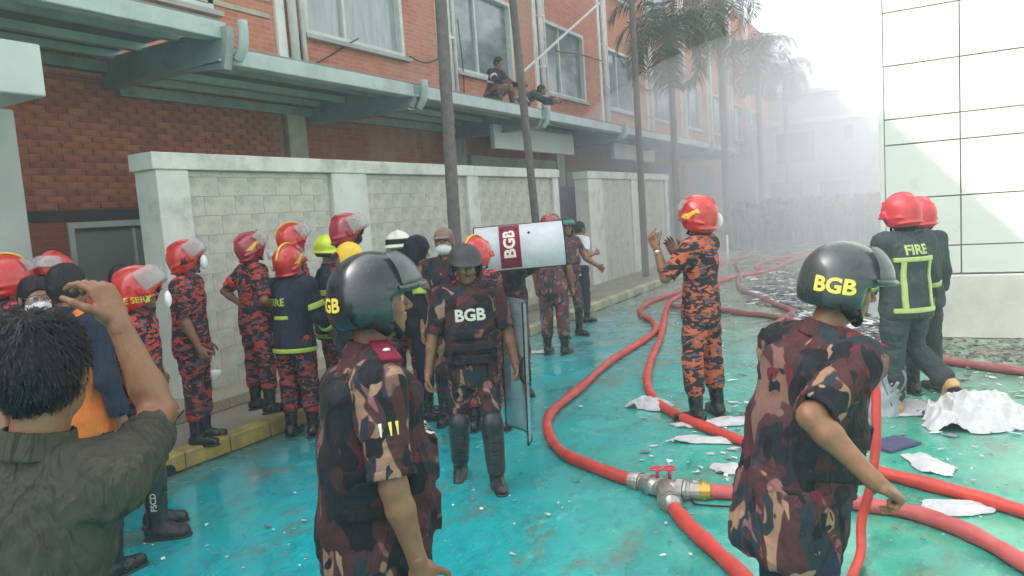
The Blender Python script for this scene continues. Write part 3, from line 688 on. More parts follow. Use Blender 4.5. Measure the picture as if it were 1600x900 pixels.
# ---- head gear meshes, modelled in the head frame (x right, y forward, z up), shared between people
GEAR = {}
def gear(key):
    if key in GEAR: return GEAR[key]
    parts = []
    if key.startswith('bgb'):
        m = {'bgb': 'helmetblack', 'bgbg': 'helmetgrey', 'bgbn': 'helmetdull'}[key]
        s = Sdf().el((0, -.004, .030), (.122, .142, .128), .02).el((0, -.02, -.03), (.119, .125, .09), .04)
        s.el((0, .095, .036), (.098, .078, .017), .035)
        s.plane((0, 0, -.078), (0, -.10, -1), .008)
        s.bx((0, .16, -.075), (.2, .115, .095), .02, .02, 's').el((0, -.004, .0), (.106, .126, .112), .004, 's').el((0, -.004, -.06), (.106, .12, .10), .004, 's')
        parts.append(('shell', sdfmesh('shell', s, .0045, M[m])))
        st = MB(); 
        for sx in (-1, 1):
            st.tube([(sx*.098, .02, -.02), (sx*.088, .03, -.06), (sx*.058, .055, -.105), (sx*.02, .062, -.125), (0, .064, -.127)], .011, 8, flat=.4)
            st.tube([(sx*.095, -.06, -.05), (sx*.09, -.02, -.065), (sx*.08, .03, -.08)], .010, 8, flat=.4)
            st.tube([(sx*.105, -.03, -.04), (sx*.098, .0, -.065), (sx*.088, .02, -.085)], .022, 8)
        parts.append(('chin_strap', st, M['blackgear']))
        if key != 'bgbn':
            v, f = patch((0, .01, .033), (.133, .148, .136), (-62, 62), (6, 58), .004, n=(20, 10)); q = MB(); q.add(v, f); parts.append(('visor', q, M['visorsmoke']))
            q = MB(); v, f = patch((0, .008, .03), (.136, .152, .136), (-66, 66), (1, 7), .008, n=(20, 2)); q.add(v, f); parts.append(('visor_rim', q, M['helmetgrey']))
        rim = MB(); pts = []
        for i in range(33):
            a = math.pi*2*i/32; yy = -.004+math.cos(a)*.143; zz = -.078 if yy < .05 else -.078+min(1, (yy-.05)/.06)*.09
            pts.append((math.sin(a)*.122, min(yy, .125), zz-.10*-yy*.0+.0))
    elif key.startswith('fire'):
        m = {'firepink': 'helmetpink', 'fire': 'helmetred', 'firedk': 'helmetdkred', 'fireplain': 'helmetred', 'firelime': 'helmetlime', 'fireback': 'helmetred'}[key]
        s = Sdf().el((0, -.006, .035), (.128, .156, .130), .02).el((0, -.02, -.045), (.122, .125, .10), .05)
        s.el((0, -.01, .12), (.016, .130, .064), .016).el((0, -.085, -.075), (.118, .075, .012), .02)
        for sx in (-1, 1): s.rc((sx*.062, .10, .115), (sx*.066, -.11, .10), .010, .010, .014).rc((sx*.122, .10, -.005), (sx*.118, -.10, -.03), .010, .010, .016)
        for sx in (-1, 1): s.cyl((sx*.10, .055, .012), (sx*.142, .055, .012), .034, .028, .012)
        s.plane((0, 0, -.108), (0, .12, -1), .01)
        s.el((0, .17, -.075), (.092, .155, .098), .015, 's').el((0, .0, -.01), (.108, .132, .115), .004, 's').el((0, -.004, -.09), (.104, .112, .10), .004, 's')
        parts.append(('shell', sdfmesh('shell', s, .005, M[m])))
        if key in ('fire', 'firedk'):
            F = np.array(Matrix.Rotation(math.radians(24), 3, 'X'))
            v, f = patch((0, .008, .035), (.148, .188, .15), (-72, 72), (-22, 34), .004, F, (20, 10)); q = MB(); q.add(v, f); parts.append(('visor', q, M['visor']))
        if key == 'fireplain':
            F = np.array(Matrix.Rotation(math.radians(12), 3, 'X'))
            v, f = patch((0, .0, .03), (.14, .176, .145), (-60, 60), (4, 42), .004, F, (20, 10)); q = MB(); q.add(v, f); parts.append(('visor', q, M['visor']))
        q = MB(); q.tube([(0, -.117, -.02), (.0, -.10, -.12)], .012, 6); 
        for sx in (-1, 1): q.tube([(sx*.108, .01, -.06), (sx*.07, .05, -.115), (0, .062, -.127)], .010, 8, flat=.4)
        parts.append(('chin_strap', q, M['blackgear']))
        q = MB(); v, f = patch((0, -.02, -.05), (.115, .122, .1), (100, 260), (-60, -22), .006, n=(20, 5)); q.add(v, f); parts.append(('neck_curtain', q, M['blackgear']))
    elif key == 'lime' or key == 'white':
        m = 'helmetlime' if key == 'lime' else 'helmetwhite'
        s = Sdf().el((0, -.004, .040), (.122, .146, .112), .02).el((0, 0, .118), (.018, .12, .040), .025).el((0, .0, -.005), (.138, .172, .014), .03)
        s.el((0, .10, .005), (.10, .09, .012), .02).el((0, 0, -.02), (.108, .13, .118), .004, 's').plane((0, 0, -.02), (0, 0, -1), .006)
        parts.append(('shell', sdfmesh('shell', s, .005, M[m])))
        q = MB(); v, f = patch((0, -.004, .01), (.120, .143, .1), (-180, 180), (-34, -4) if key == 'lime' else (6, 26), .006, n=(32, 5)) ; 
        if key == 'white': v, f = patch((0, -.004, .04), (.1235, .1475, .1135), (-80, 80), (-14, 20), .006, n=(24, 5))
        q.add(v, f); parts.append(('helmet_band' if key == 'white' else 'neck_curtain', q, M['blackgear']))
        q = MB(); 
        for sx in (-1, 1): q.tube([(sx*.108, .01, -.02), (sx*.085, .04, -.08), (0, .062, -.127)], .010, 8, flat=.4)
        parts.append(('chin_strap', q, M['blackgear']))
    elif key == 'hood':
        s = Sdf().el((0, -.02, .015), (.125, .15, .135), .03).el((0, -.02, -.07), (.11, .11, .09), .05).el((.01, -.06, .1), (.07, .07, .05), .04).fold(.009, .07, 5)
        s.el((0, .15, -.04), (.08, .10, .10), .02, 's'); parts.append(('shell', sdfmesh('shell', s, .0055, M['helmetpink'])))
    elif key in ('hair', 'hairlong'):
        g = .006 if key == 'hair' else .008
        s = Sdf().el((0, -.016, .03), (.077+g, .097+g, .090+g), .02).el((0, -.045, -.02), (.070+g, .065+g, .060+g), .04).fold(.004 if key == 'hairlong' else .002, .022, 9, (1, 1, .25))
        s.el((0, .120, -.035), (.085, .095, .090), .015, 's').plane((0, 0, -.072), (0, .3, -1), .015)
        parts.append(('shell', sdfmesh('shell', s, .004, M['hair'])))
    elif key in ('cap', 'tancap', 'greencap'):
        s = Sdf().el((0, -.010, .035), (.088, .108, .090), .02).el((0, -.04, -.01), (.082, .075, .06), .03).el((0, .11, .045), (.07, .06, .008), .02).fold(.003, .05, 4)
        s.el((0, .10, -.05), (.075, .085, .075), .015, 's'); parts.append(('shell', sdfmesh('shell', s, .005, M[{'cap': 'navyblack', 'tancap': 'tan', 'greencap': 'green'}[key]])))
    elif key == 'navyhood':
        s = Sdf().el((0, -.02, .02), (.105, .125, .125), .03).el((0, -.02, -.08), (.10, .10, .10), .05).fold(.006, .06, 5)
        s.el((0, .13, -.03), (.065, .08, .08), .02, 's'); parts.append(('shell', sdfmesh('shell', s, .0055, M['navyblack'])))
    elif key == 'yellowhood':
        s = Sdf().el((0, -.01, .02), (.10, .12, .125), .03).el((0, .0, -.06), (.09, .10, .10), .05).fold(.003, .06, 5)
        s.el((0, .13, .0), (.055, .06, .04), .015, 's'); parts.append(('shell', sdfmesh('shell', s, .0055, M['yellow'])))
    out = []
    for p in parts: out.append((p[0], p[1]) if len(p) == 2 else (p[0], mbmesh(p[0], p[1], p[2])))
    GEAR[key] = out; return out
def mbmesh(name, mb, mat, smooth=True):
    o = mb.build(name, mat, smooth=smooth); me = o.data; bpy.data.objects.remove(o); return me
GNAME = {'hair': 'hair', 'hairlong': 'hair', 'cap': 'cap', 'tancap': 'cap', 'greencap': 'cap', 'navyhood': 'hood', 'yellowhood': 'hood', 'hood': 'helmet'}
NP = 0
def person(label, px, py, D, heading, extra=.035, gz=0., h=None, cat='person', group=None, **kw):
    """px, py: top of head or helmet in the photograph, D its distance along the view axis; heading: world direction faced"""
    top = GD(px, py, D)
    if h is None: h = (top[2]-gz-extra)*kw.get('stand', 1)
    hd = nrm((heading[0], heading[1], 0)); right = np.array([hd[1], -hd[0], 0])
    return build_person(label, top, hd, right, h, gz, cat, group, kw)
def build_person(label, top, hd, right, h, gz, cat, group, kw):
    global NP; NP += 1
    s = h/1.72; g = lambda k, d: kw.get(k, d)
    W2L = np.array([right, hd, [0, 0, 1]])        # world vector -> local
    # --- skeleton
    lean = nrm(g('lean', (0, .03, 1))); P0 = V3(0, 0, 0)
    tw = g('twist', 0); tr = np.array([math.cos(tw), math.sin(tw), 0])      # shoulder line turned by tw (positive: left-turn)
    tr = nrm(tr-lean*tr.dot(lean)); tf = np.cross(lean, tr)
    lt = {sd: [nrm(v) for v in g('leg'+sd, ((.05*(1 if sd == 'R' else -1), .02, -1), (.02*(1 if sd == 'R' else -1), -.04, -1)))] for sd in 'LR'}
    hip = {sd: P0+V3((1 if sd == 'R' else -1)*.088*s, 0, 0) for sd in 'LR'}
    knee = {sd: hip[sd]+lt[sd][0]*.42*s for sd in 'LR'}; ank = {sd: knee[sd]+lt[sd][1]*.40*s for sd in 'LR'}
    low = min(ank['L'][2], ank['R'][2])-.085*s
    neck = P0+lean*.545*s; sh = {sd: P0+lean*.485*s+tr*(1 if sd == 'R' else -1)*.180*s for sd in 'LR'}
    yaw, pit, rol = [math.radians(a) for a in g('head', (0, 0, 0))]       # yaw + = turn left, pitch + = look up
    HF = np.array(Matrix.Rotation(yaw, 3, 'Z') @ Matrix.Rotation(pit, 3, 'X') @ Matrix.Rotation(rol, 3, 'Y'))
    nd = nrm(lean+g('neckf', .12)*HF[:, 1]); hc = neck+nd*g('necklen', .157)*s
    # put the head where the photograph has it, the feet on the ground
    hl = hc+HF@V3(0, 0, .12*s)
    off = V3(0, 0, -low); base = V3(top[0], top[1], gz)-W2L.T@V3(hl[0], hl[1], 0)
    for dct in (hip, knee, ank, sh):
        for k_ in dct: dct[k_] = dct[k_]+off
    P0 = P0+off; neck = neck+off; hc = hc+off
    def loc(p): return W2L@(np.array(p)-base)
    elb, wr, hdv = {}, {}, {}
    for sd in 'LR':
        sg = 1 if sd == 'R' else -1; a = g('arm'+sd, ((.16*sg, -.05, -1), (.06*sg, .22, -1)))
        if isinstance(a, dict):
            e = loc(GD(*a['e'])); w = loc(GD(*a['w'])); ua = nrm(e-sh[sd]); elb[sd] = sh[sd]+ua*.295*s; fa = nrm(w-elb[sd])
        else: ua, fa = nrm(a[0]), nrm(a[1]); elb[sd] = sh[sd]+ua*.295*s
        wr[sd] = elb[sd]+fa*.25*s; hdv[sd] = (fa, ua)
    name = g('name', 'person'); root = thing(name, label, cat, tuple(base), math.atan2(-hd[0], hd[1]), group)
    lvl = g('lvl', 1)                                     # 0 far, 1 middle, 2 near
    hb, hf, hcth = {0: (.022, .011, .016), 1: (.014, .006, .0105), 2: (.0125, .0040, .0075 if not g('hero', 0) else .0052)}[lvl]
    # --- body
    B = Sdf()
    B.el(P0+lean*.05*s, V3(.145, .10, .12)*s, .05).el(P0+lean*.33*s, V3(.145, .10, .19)*s, .06)
    B.rc(sh['L'], sh['R'], .05*s, .05*s, .05).rc(neck-lean*.05*s, hc-HF[:, 1]*.015*s-HF[:, 2]*.05*s, .060*s, .053*s, .03)
    for sd in 'LR':
        B.rc(hip[sd], knee[sd], .075*s, .052*s, .03).rc(knee[sd], ank[sd], .05*s, .036*s, .02).rc(ank[sd], ank[sd]+nrm(g('foot'+sd, (0, 1, 0)))*.10*s-V3(0, 0, .035*s), .03*s, .022*s, .02)
        fm = elb[sd]*.72+wr[sd]*.28
        B.rc(sh[sd], elb[sd], .052*s, .040*s, .03).rc(elb[sd], fm, .040*s, .041*s, .02).rc(fm, wr[sd], .041*s, .0265*s, .02)
    H = lambda x, y, z: hc+HF@(V3(x, y, z)*s)
    B.el(H(0, -.012, .030), V3(.073, .092, .086)*s, .02, F=HF).el(H(0, .022, -.03), V3(.060, .064, .080)*s, .025, F=HF).el(H(0, .032, -.077), V3(.044, .046, .038)*s, .02, F=HF)
    B.el(H(0, .064, -.100), V3(.018, .014, .014)*s, .015, F=HF)
    for sx in (-1, 1):
        B.el(H(sx*.034, .060, -.030), V3(.020, .020, .018)*s, .02, F=HF).el(H(sx*.077, -.004, -.012), V3(.008, .019, .031)*s, .006, F=HF)
        B.el(H(sx*.012, .092, -.034), V3(.009, .010, .008)*s, .006, F=HF)
        B.el(H(sx*.031, .092, .001), V3(.017, .016, .010)*s, .010, 's', HF)
        B.el(H(sx*.031, .071, .000), V3(.014, .013, .010)*s, .004, F=HF)
    B.el(H(0, .076, .020), V3(.048, .012, .010)*s, .014, F=HF).rc(H(0, .082, .008), H(0, .103, -.030), .007*s, .0115*s, .008)
    B.el(H(0, .080, -.058), V3(.021, .012, .0055)*s, .006, F=HF).el(H(0, .078, -.069), V3(.018, .012, .0062)*s, .006, F=HF).el(H(0, .096, -.0635), V3(.022, .012, .0015)*s, .002, 's', HF)
    fine = [] if lvl == 0 else [(np.minimum.reduce([H(x, y, z) for x in (-.1, .1) for y in (-.12, .12) for z in (-.13, .13)]), np.maximum.reduce([H(x, y, z) for x in (-.1, .1) for y in (-.12, .12) for z in (-.13, .13)]), .0055 if lvl == 1 else .0042)]
    curl = {sd: g('curl'+sd, .45) for sd in 'LR'}
    for sd in 'LR':
        sg = 1 if sd == 'R' else -1; fa, ua = hdv[sd]; d = nrm(g('hand'+sd, fa)); pn = g('palm'+sd, (-sg, .1, 0)); pn = nrm(np.array(pn, float)-d*np.dot(pn, d)); tt = np.cross(pn, d)*(-sg)
        if g('thumb'+sd, 0): tt = -tt
        Fh = np.stack([tt, d, pn], 1); w0 = wr[sd]; pts = [w0]
        B.rc(w0-fa*.02*s, w0+d*.03*s, .026*s, .024*s, .012)
        B.bx(w0+d*.052*s, V3(.040, .044, .0135)*s, .012*s, .012, F=Fh).el(w0+d*.03*s+tt*.025*s+pn*.008*s, V3(.02, .03, .016)*s, .012, F=Fh)
        spread = g('spread'+sd, .06)
        for fi, (o_, L_) in enumerate(((.030, .076), (.010, .086), (-.010, .080), (-.029, .062))):
            p = w0+(d*.090+tt*o_)*s; c = curl[sd]*(1+.13*fi)*(g('fc'+sd, (1, 1, 1, 1))[fi]); ang = .25*c
            dd = nrm(d+tt*spread*(1.5-fi))
            for j, (fr, dc) in enumerate(((.45, 1.0), (.31, 1.15), (.24, .75))):
                ang += c*dc; v = dd*math.cos(ang)+pn*math.sin(ang); q = p+v*L_*fr*s
                B.rc(p, q, (.0094-.0009*j)*s, (.0086-.001*j)*s, .004); p = q
            pts.append(p)
        p = w0+(d*.022+tt*.026)*s
        for j, (v, L_) in enumerate(((tt*.75+d*.65+pn*.25, .042), (tt*.45+d*.85+pn*(.35+.4*curl[sd]), .034), (tt*.15+d*.85+pn*(.4+.6*curl[sd]), .028))):
            q = p+nrm(v)*L_*s; B.rc(p, q, (.0125-.0015*j)*s, (.0108-.0016*j)*s, .006); p = q
        pts.append(p); pts = np.array(pts)
        if lvl > 0: fine.append((pts.min(0)-.03, pts.max(0)+.03, hf if lvl == 1 else (.0034 if g('hero', 0) else .0045)))
    link('body', sdfmesh('body', B, hb, M[g('skin', 'skin')], fine), root)
    if g('face', 0):
        for sx in (-1, 1):
            e = MB(); sph(e, H(sx*.031, .0745, .001), .0125*s, 10); eo = e.build('eye', M['eyewhite'], root, smooth=True)
            e = MB(); sph(e, H(sx*.031, .0815, .001), .0068*s, 8); e.build('iris', M['iris'], eo, smooth=True)
            e = MB(); e.tube([H(sx*.014, .092, .016), H(sx*.03, .090, .020), H(sx*.05, .074, .015)], [.003*s, .0045*s, .002*s], 6); e.build('eyebrow', M['hair'], root, smooth=True)
        if g('face', 0) == 2:
            e = MB(); e.tube([H(-.022, .090, -.054), H(0, .0975, -.049), H(.022, .090, -.054)], [.002*s, .0045*s, .002*s], 6); e.build('moustache', M['hair'], root, smooth=True)
    # --- trousers
    if g('trousers', None):
        T = Sdf().el(P0+V3(0, -.005, .03)*s, V3(.168, .128, .13)*s, .04); lw = g('legw', 1.0)*s
        for sd in 'LR':
            k2 = knee[sd]*.5+hip[sd]*.5
            T.rc(hip[sd]-V3(0, .008, 0), k2, .098*lw, .086*lw, .05).rc(k2, knee[sd], .086*lw, .070*lw, .03)
            cut = g('bootlen', .24); a2 = ank[sd]-lt[sd][1]*(cut-.03)*s; T.rc(knee[sd], a2, .073*lw, .071*lw, .03)
        T.fold(.0065*s, .085*s, NP, (1, 1, 1.2)); T.plane(P0+V3(0, 0, .11*s), (0, 0, 1))
        link('trousers', sdfmesh('trousers', T, hcth*1.15, M[g('trousers', None)]), root)
    # --- boots
    for sd in 'LR':
        if g('boots', 'boot') is None: break
        u = -lt[sd][1]; fd = g('foot'+sd, (.12 if sd == 'R' else -.12, 1, 0)); fd = nrm(fd); dn = -nrm(np.cross(np.cross(fd, (0, 0, 1)), fd)); dn = -dn if dn[2] > 0 else dn
        A = ank[sd]; bl = g('bootlen', .24)*s; bw = g('bootw', 1.0)*s; Bt = Sdf()
        Bt.cyl(A+u*bl, A-u*.02, .066*bw, .050*bw, .02).rc(A-fd*.035*s+dn*.035*s, A+fd*.07*s+dn*.045*s, .046*bw, .045*bw, .03).rc(A+fd*.06*s+dn*.045*s, A+fd*.150*s+dn*.052*s, .046*bw, .040*bw, .02)
        Bt.fold(.003*s, .05, NP+3); Bt.cyl(A+u*(bl+.02), A+u*(bl-.025*s), .058*bw, .056*bw, .004, 's')
        Bt.plane(A+dn*.078*s, dn, .004)
        bo = link('boot', sdfmesh('boot', Bt, .0075 if lvl else .014, M[g('boots', 'boot')]), root)
        S = Sdf().rc(A-fd*.042*s+dn*.078*s, A+fd*.152*s+dn*.078*s, .047*bw, .045*bw, 0).plane(A+dn*.088*s, dn, .002).plane(A+dn*.070*s, -dn, .002)
        link('sole', sdfmesh('sole', S, .007 if lvl else .012, M[g('sole', 'rubber')]), bo)
    # --- upper garment
    top_m = g('shirt', None); out = {}
    if top_m:
        f = g('fit', .0); dp_ = g('deep', 0.); hem = g('hem', -.10); belly = g('belly', 0)
        S = Sdf().el(P0+lean*.36*s, V3(.172+f, .126+f+dp_, .205)*s, .04, F=np.stack([tr, tf, lean], 1)).el(P0+lean*.12*s+tf*belly*.4, V3(.162+f, .125+f+belly+dp_, .22)*s, .06, F=np.stack([tr, tf, lean], 1))
        if hem < -.02: S.el(P0-lean*.05*s, V3(.178+f, .136+f+dp_, .20)*s, .05)
        if hem < -.19: S.bx(P0-lean*.10*s, V3(.176+f, .138+f+dp_, .19)*s, .10*s, .06, F=np.stack([tr, tf, lean], 1))
        S.rc(sh['L']+lean*.0, sh['R'], (.062+f*.5)*s, (.062+f*.5)*s, .05)
        for sd in 'LR': S.rc(neck-lean*.0*s, sh[sd]+lean*.015*s, .052*s, .048*s, .04)
        S.plane(P0+lean*hem*s, -lean, .008); torso = S.copy()
        sl = g('sleeve', .62); sw = g('sleevew', 1.0)
        for sd in 'LR':
            ua, fa = nrm(elb[sd]-sh[sd]), hdv[sd][0]
            if sl <= 1:
                e_ = sh[sd]+ua*.295*sl*s; S.rc(sh[sd], sh[sd]+ua*.10*s, (.069+f*.4)*sw*s, .068*sw*s, .05).cyl(sh[sd]+ua*.05*s, e_, .068*sw*s, .065*sw*s, .03)
            else:
                e_ = elb[sd]+fa*.25*(sl-1)*s; S.rc(sh[sd], elb[sd], (.070+f*.4)*sw*s, .060*sw*s, .05).rc(elb[sd], e_-fa*.04*s, .060*sw*s, .052*sw*s, .03).cyl(e_-fa*.08*s, e_, .053*sw*s, .050*sw*s, .02)
            out['se'+sd] = e_
        S.fold(g('folds', .006)*s, .13*s, NP*3+1, (1, 1, .38)); S.fold(g('folds', .006)*.32*s, .07*s, NP*3+2, (.6, .8, .8))
        for sd in 'LR':
            ua = nrm(elb[sd]-sh[sd]) if sl <= 1 else hdv[sd][0]; r_ = (.058 if sl <= 1 else .042)*sw*s
            S.cyl(out['se'+sd]-ua*.018, out['se'+sd]+ua*.03, r_, r_, .003, 's')
        S.rc(neck+lean*.03*s, neck+nd*.12*s, .064*s, .066*s, .006, 's')
        me = sdfmesh('shirt', S, hcth, M[top_m]); link(g('shirtname', 'shirt'), me, root); out['bvh'] = bvh_of(me); out['S'] = S
        if g('hero', 0):
            for sd in 'R':
                sg = 1 if sd == 'R' else -1; ua = nrm(elb[sd]-sh[sd]); e_ = out['se'+sd]
                hb_ = armband(S, e_, ua, .030, .0052, .003, .095*s)
                if len(hb_[0]): link('sleeve_hem', npmesh('sleeve_hem', *hb_, M[top_m]), root)
        if g('collar', 1):
            cth = Sdf().cyl(neck-lean*.015*s, neck+nd*.045*s, .082*s, .070*s, .01).cyl(neck-lean*.06*s, neck+nd*.08*s, .062*s, .062*s, .003, 's').el(neck+tf*.09*s+nd*.03*s, V3(.03, .05, .05)*s, .008, 's')
            link('collar', sdfmesh('collar', cth, .006 if lvl else .012, M[g('collarm', top_m)]), root)
        for (kind, *a) in g('bands', ()):
            if kind == 'torso':                                  # full band: height along spine, half height
                c_ = P0+lean*a[0]*s; bm_ = bandmesh(torso, [(c_+lean*a[1]*s, lean), (c_-lean*a[1]*s, -lean)], hcth*.8)
                link('reflective_stripe', npmesh('reflective_stripe', *bm_, M[g('bandm', 'lime')]), root)
            elif kind == 'vert':                                 # x offset, half width, z0, z1, back(-1)/front(1)
                xo, hw, z0, z1, fb = a; c_ = P0+lean*z0*s; c1 = P0+lean*z1*s
                bm_ = bandmesh(torso, [(c_, -lean), (c1, lean), (P0+tr*(xo+hw)*s, tr), (P0+tr*(xo-hw)*s, -tr), (P0+tf*.02*fb, -tf*fb)], hcth*.8)
                link('reflective_stripe', npmesh('reflective_stripe', *bm_, M[g('bandm', 'lime')]), root)
            elif kind in ('armL', 'armR', 'foreL', 'foreR'):
                sd = kind[-1]; t0, hw = a; A_, B_ = (sh[sd], elb[sd]) if kind[0] == 'a' else (elb[sd], wr[sd]); ax = nrm(B_-A_); c_ = A_+(B_-A_)*t0
                r_ = (.079 if kind[0] == 'a' else .067)*sw*s; q = Sdf().cyl(c_-ax*hw*s, c_+ax*hw*s, r_, r_*.97, 0); link('reflective_stripe', sdfmesh('reflective_stripe', q, .006 if lvl else .01, M[g('bandm', 'lime')]), root)
    for sd, t0 in g('legband', ()):
        A_, B_ = knee[sd], ank[sd]; c_ = A_+(B_-A_)*t0; ax = nrm(B_-A_); q = Sdf().cyl(c_-ax*.022*s, c_+ax*.022*s, .085*s, .084*s, 0); link('reflective_stripe', sdfmesh('reflective_stripe', q, .007, M[g('bandm', 'lime')]), root)
    if g('vest', None):
        FV = np.stack([tr, tf, lean], 1); vl = g('vesthem', .0); bl = g('belly', 0)
        dq = g('deep', 0.)
        Vt = Sdf().bx(P0+lean*.32*s, V3(.172, .138+dq, .19)*s, .085*s, .04, F=FV).bx(P0+lean*.13*s+tf*bl*.4, V3(.176, .140+bl*.8+dq, .17)*s, .075*s, .05, F=FV)
        if vl < -.02: Vt.el(P0-lean*.04*s, V3(.195, .16+bl*.5+g('deep', 0.), .17)*s, .06, F=FV)
        for sd in 'LR': Vt.rc(neck+lean*-.01*s, sh[sd]*.72+neck*.28+lean*.03*s, .060*s, .050*s, .05)
        Vt.plane(P0+lean*vl*s, -lean, .01)
        for (z0, z1, hw, dp) in g('pouch', ((.18, .27, .13, .02), (.06, .15, .13, .02))):
            Vt.bx(P0+lean*(z0+z1)/2*s+tf*(.145+dp*.5+bl)*s, V3(hw, .02, (z1-z0)/2)*s, .008, .012, F=FV)
        Vt.fold(.0035*s, .16*s, NP*5+2, (1, 1, .5))
        for sd in 'LR':
            sg = 1 if sd == 'R' else -1; ua = nrm(elb[sd]-sh[sd]); Vt.el(sh[sd]+tr*sg*.085*s-lean*.05*s, V3(.085, .105, .16)*s, .012, 's', F=FV)
        Vt.rc(neck+lean*.0*s, neck+nd*.13*s, .078*s, .09*s, .012, 's')
        me = sdfmesh('vest', Vt, hcth, M[g('vest', None)]); vo = link('vest', me, root); out['vbvh'] = bvh_of(me); out['vo'] = vo
        if lvl == 2:
            hb_ = bandmesh(Vt, [(P0+lean*(vl+.016)*s, lean), (P0+lean*(vl-.004)*s, -lean)], .006, .004); link('hem_binding', npmesh('hem_binding', *hb_, M['blackgear']), vo)
            for zz in g('straps', (.10, .22)):
                for sx in (-1, 1):
                    hb_ = bandmesh(Vt, [(P0+lean*(zz+.019)*s, lean), (P0+lean*(zz-.019)*s, -lean), (P0+tr*sx*.10*s, -tr*sx), (P0+tf*.11*s, tf), (P0-tf*.11*s, -tf)], .006, .007); link('side_strap', npmesh('side_strap', *hb_, M['blackgear']), vo)
    # --- head gear
    hm = g('gear', None)
    if hm:
        GM = Matrix(((HF*s).tolist())).to_4x4(); GM.translation = Vector(hc); first = None
        for (nm, me) in gear(hm):
            o = link(GNAME.get(hm, 'helmet') if nm == 'shell' else nm, me, root if first is None else first)
            if first is None: o.matrix_local = GM; first = o
        out['GM'] = GM; out['helm'] = first; out['hbvh'] = bvh_of(gear(hm)[0][1])
    if g('mask', 0):
        q = Sdf().el(H(0, .040, -.055), V3(.064, .072, .058)*s, .02, F=HF).el(H(0, .098, -.045), V3(.02, .02, .03)*s, .03, F=HF).plane(H(0, .05, -.012), HF[:, 2]).plane(H(0, .008, -.05), -HF[:, 1])
        mo = link('face_mask', sdfmesh('face_mask', q, .006, M['mask' if g('mask', 0) == 1 else 'blackgear']), root)
    out.update(root=root, P0=P0, lean=lean, tr=tr, tf=tf, sh=sh, elb=elb, wr=wr, hc=hc, HF=HF, s=s, ank=ank, knee=knee, hip=hip, neck=neck, nd=nd, lt=lt, base=base, hd=hd, hdv=hdv, W2L=W2L, H=H)
    return out
def hair_strands(pr, n=5200, L=.026, seed=4):
    me = pr['helm'].data; R = np.random.default_rng(seed); vs = []; fs = []
    for pi in R.integers(0, len(me.polygons), n):
        p = me.polygons[int(pi)]; c = np.array(p.center); nn = np.array(p.normal); cr = c-V3(.01, -.045, .12); d = cr-nn*cr.dot(nn); d = d/(np.linalg.norm(d)+1e-6)+R.normal(0, .28, 3); d -= nn*d.dot(nn); d = nrm(d); w = nrm(np.cross(nn, d))*.0011
        ll = L*R.uniform(.5, 1.25); c = c+R.normal(0, .002, 3); a = c+nn*.001; b_ = c+d*ll*.5+nn*ll*.22; e = c+d*ll+nn*ll*R.uniform(-.05, .22); k = len(vs); vs += [a-w, a+w, b_+w, b_-w, e]; fs += [(k, k+1, k+2, k+3), (k+3, k+2, k+4)]
    m2 = bpy.data.meshes.new('strands'); m2.from_pydata([tuple(v) for v in vs], [], fs); m2.materials.append(M['hair']); link('strands', m2, pr['helm'], kind='stuff')
def armband(sd, e, ua, wd, h, inflate, rad):      # ring of cloth following a sleeve end, taken only near the arm axis
    e = np.array(e); V, lo, h = sd.grid(e-rad-.03, e+rad+.03, h); V = V-inflate; ax = [lo[i]+h*np.arange(V.shape[i]) for i in range(3)]
    X, Y, Z = ax[0][:, None, None]-e[0], ax[1][None, :, None]-e[1], ax[2][None, None, :]-e[2]; t = X*ua[0]+Y*ua[1]+Z*ua[2]
    r = np.sqrt((X-t*ua[0])**2+(Y-t*ua[1])**2+(Z-t*ua[2])**2)
    V = np.maximum(V, np.maximum(np.maximum(t+.004, -t-wd), r-rad)); V = V.astype(np.float32); return surfnet(V, lo, h)
def bandmesh(sd, planes, h, inflate=.011):
    T = sd.copy(); lo, hi = T.bounds(); lo = lo-.02; hi = hi+.02
    # crop the grid to the slab
    ps = []
    V, lo, h = T.grid(lo, hi, h); V = V-inflate
    ax = [lo[i]+h*np.arange(V.shape[i]) for i in range(3)]; X, Y, Z = ax[0][:, None, None], ax[1][None, :, None], ax[2][None, None, :]
    for p, n in planes: n = nrm(n); V = np.maximum(V, (X-p[0])*n[0]+(Y-p[1])*n[1]+(Z-p[2])*n[2])
    return surfnet(V, lo, h)
def sph(mb, c, r, n=10, sc=(1, 1, 1)):
    c = np.array(c); vs = [c+V3(math.sin(a)*math.cos(b_)*sc[0], math.sin(a)*math.sin(b_)*sc[1], math.cos(a)*sc[2])*r for a in [math.pi*(i+.5)/n for i in range(n)] for b_ in [2*math.pi*j/n for j in range(n)]]
    fs = [(i*n+j, (i+1)*n+j, (i+1)*n+(j+1) % n, i*n+(j+1) % n) for i in range(n-1) for j in range(n)]; fs += [tuple(range(n-1, -1, -1)), tuple((n-1)*n+j for j in range(n))][::1]
    mb.add(vs, fs)
def Dz(px, py, z=0):                    # distance along the view axis of a ground point
    p = G(px, py, z)-EYE; return float(p.dot(_R[:, 2]))
IR = nrm(_R[:, 0]*V3(1, 1, 0)); IA = nrm(_R[:, 2]*V3(1, 1, 0))     # photograph right, and away from the camera, on the ground
def hdg(r, a): return nrm(IR*r+IA*a)
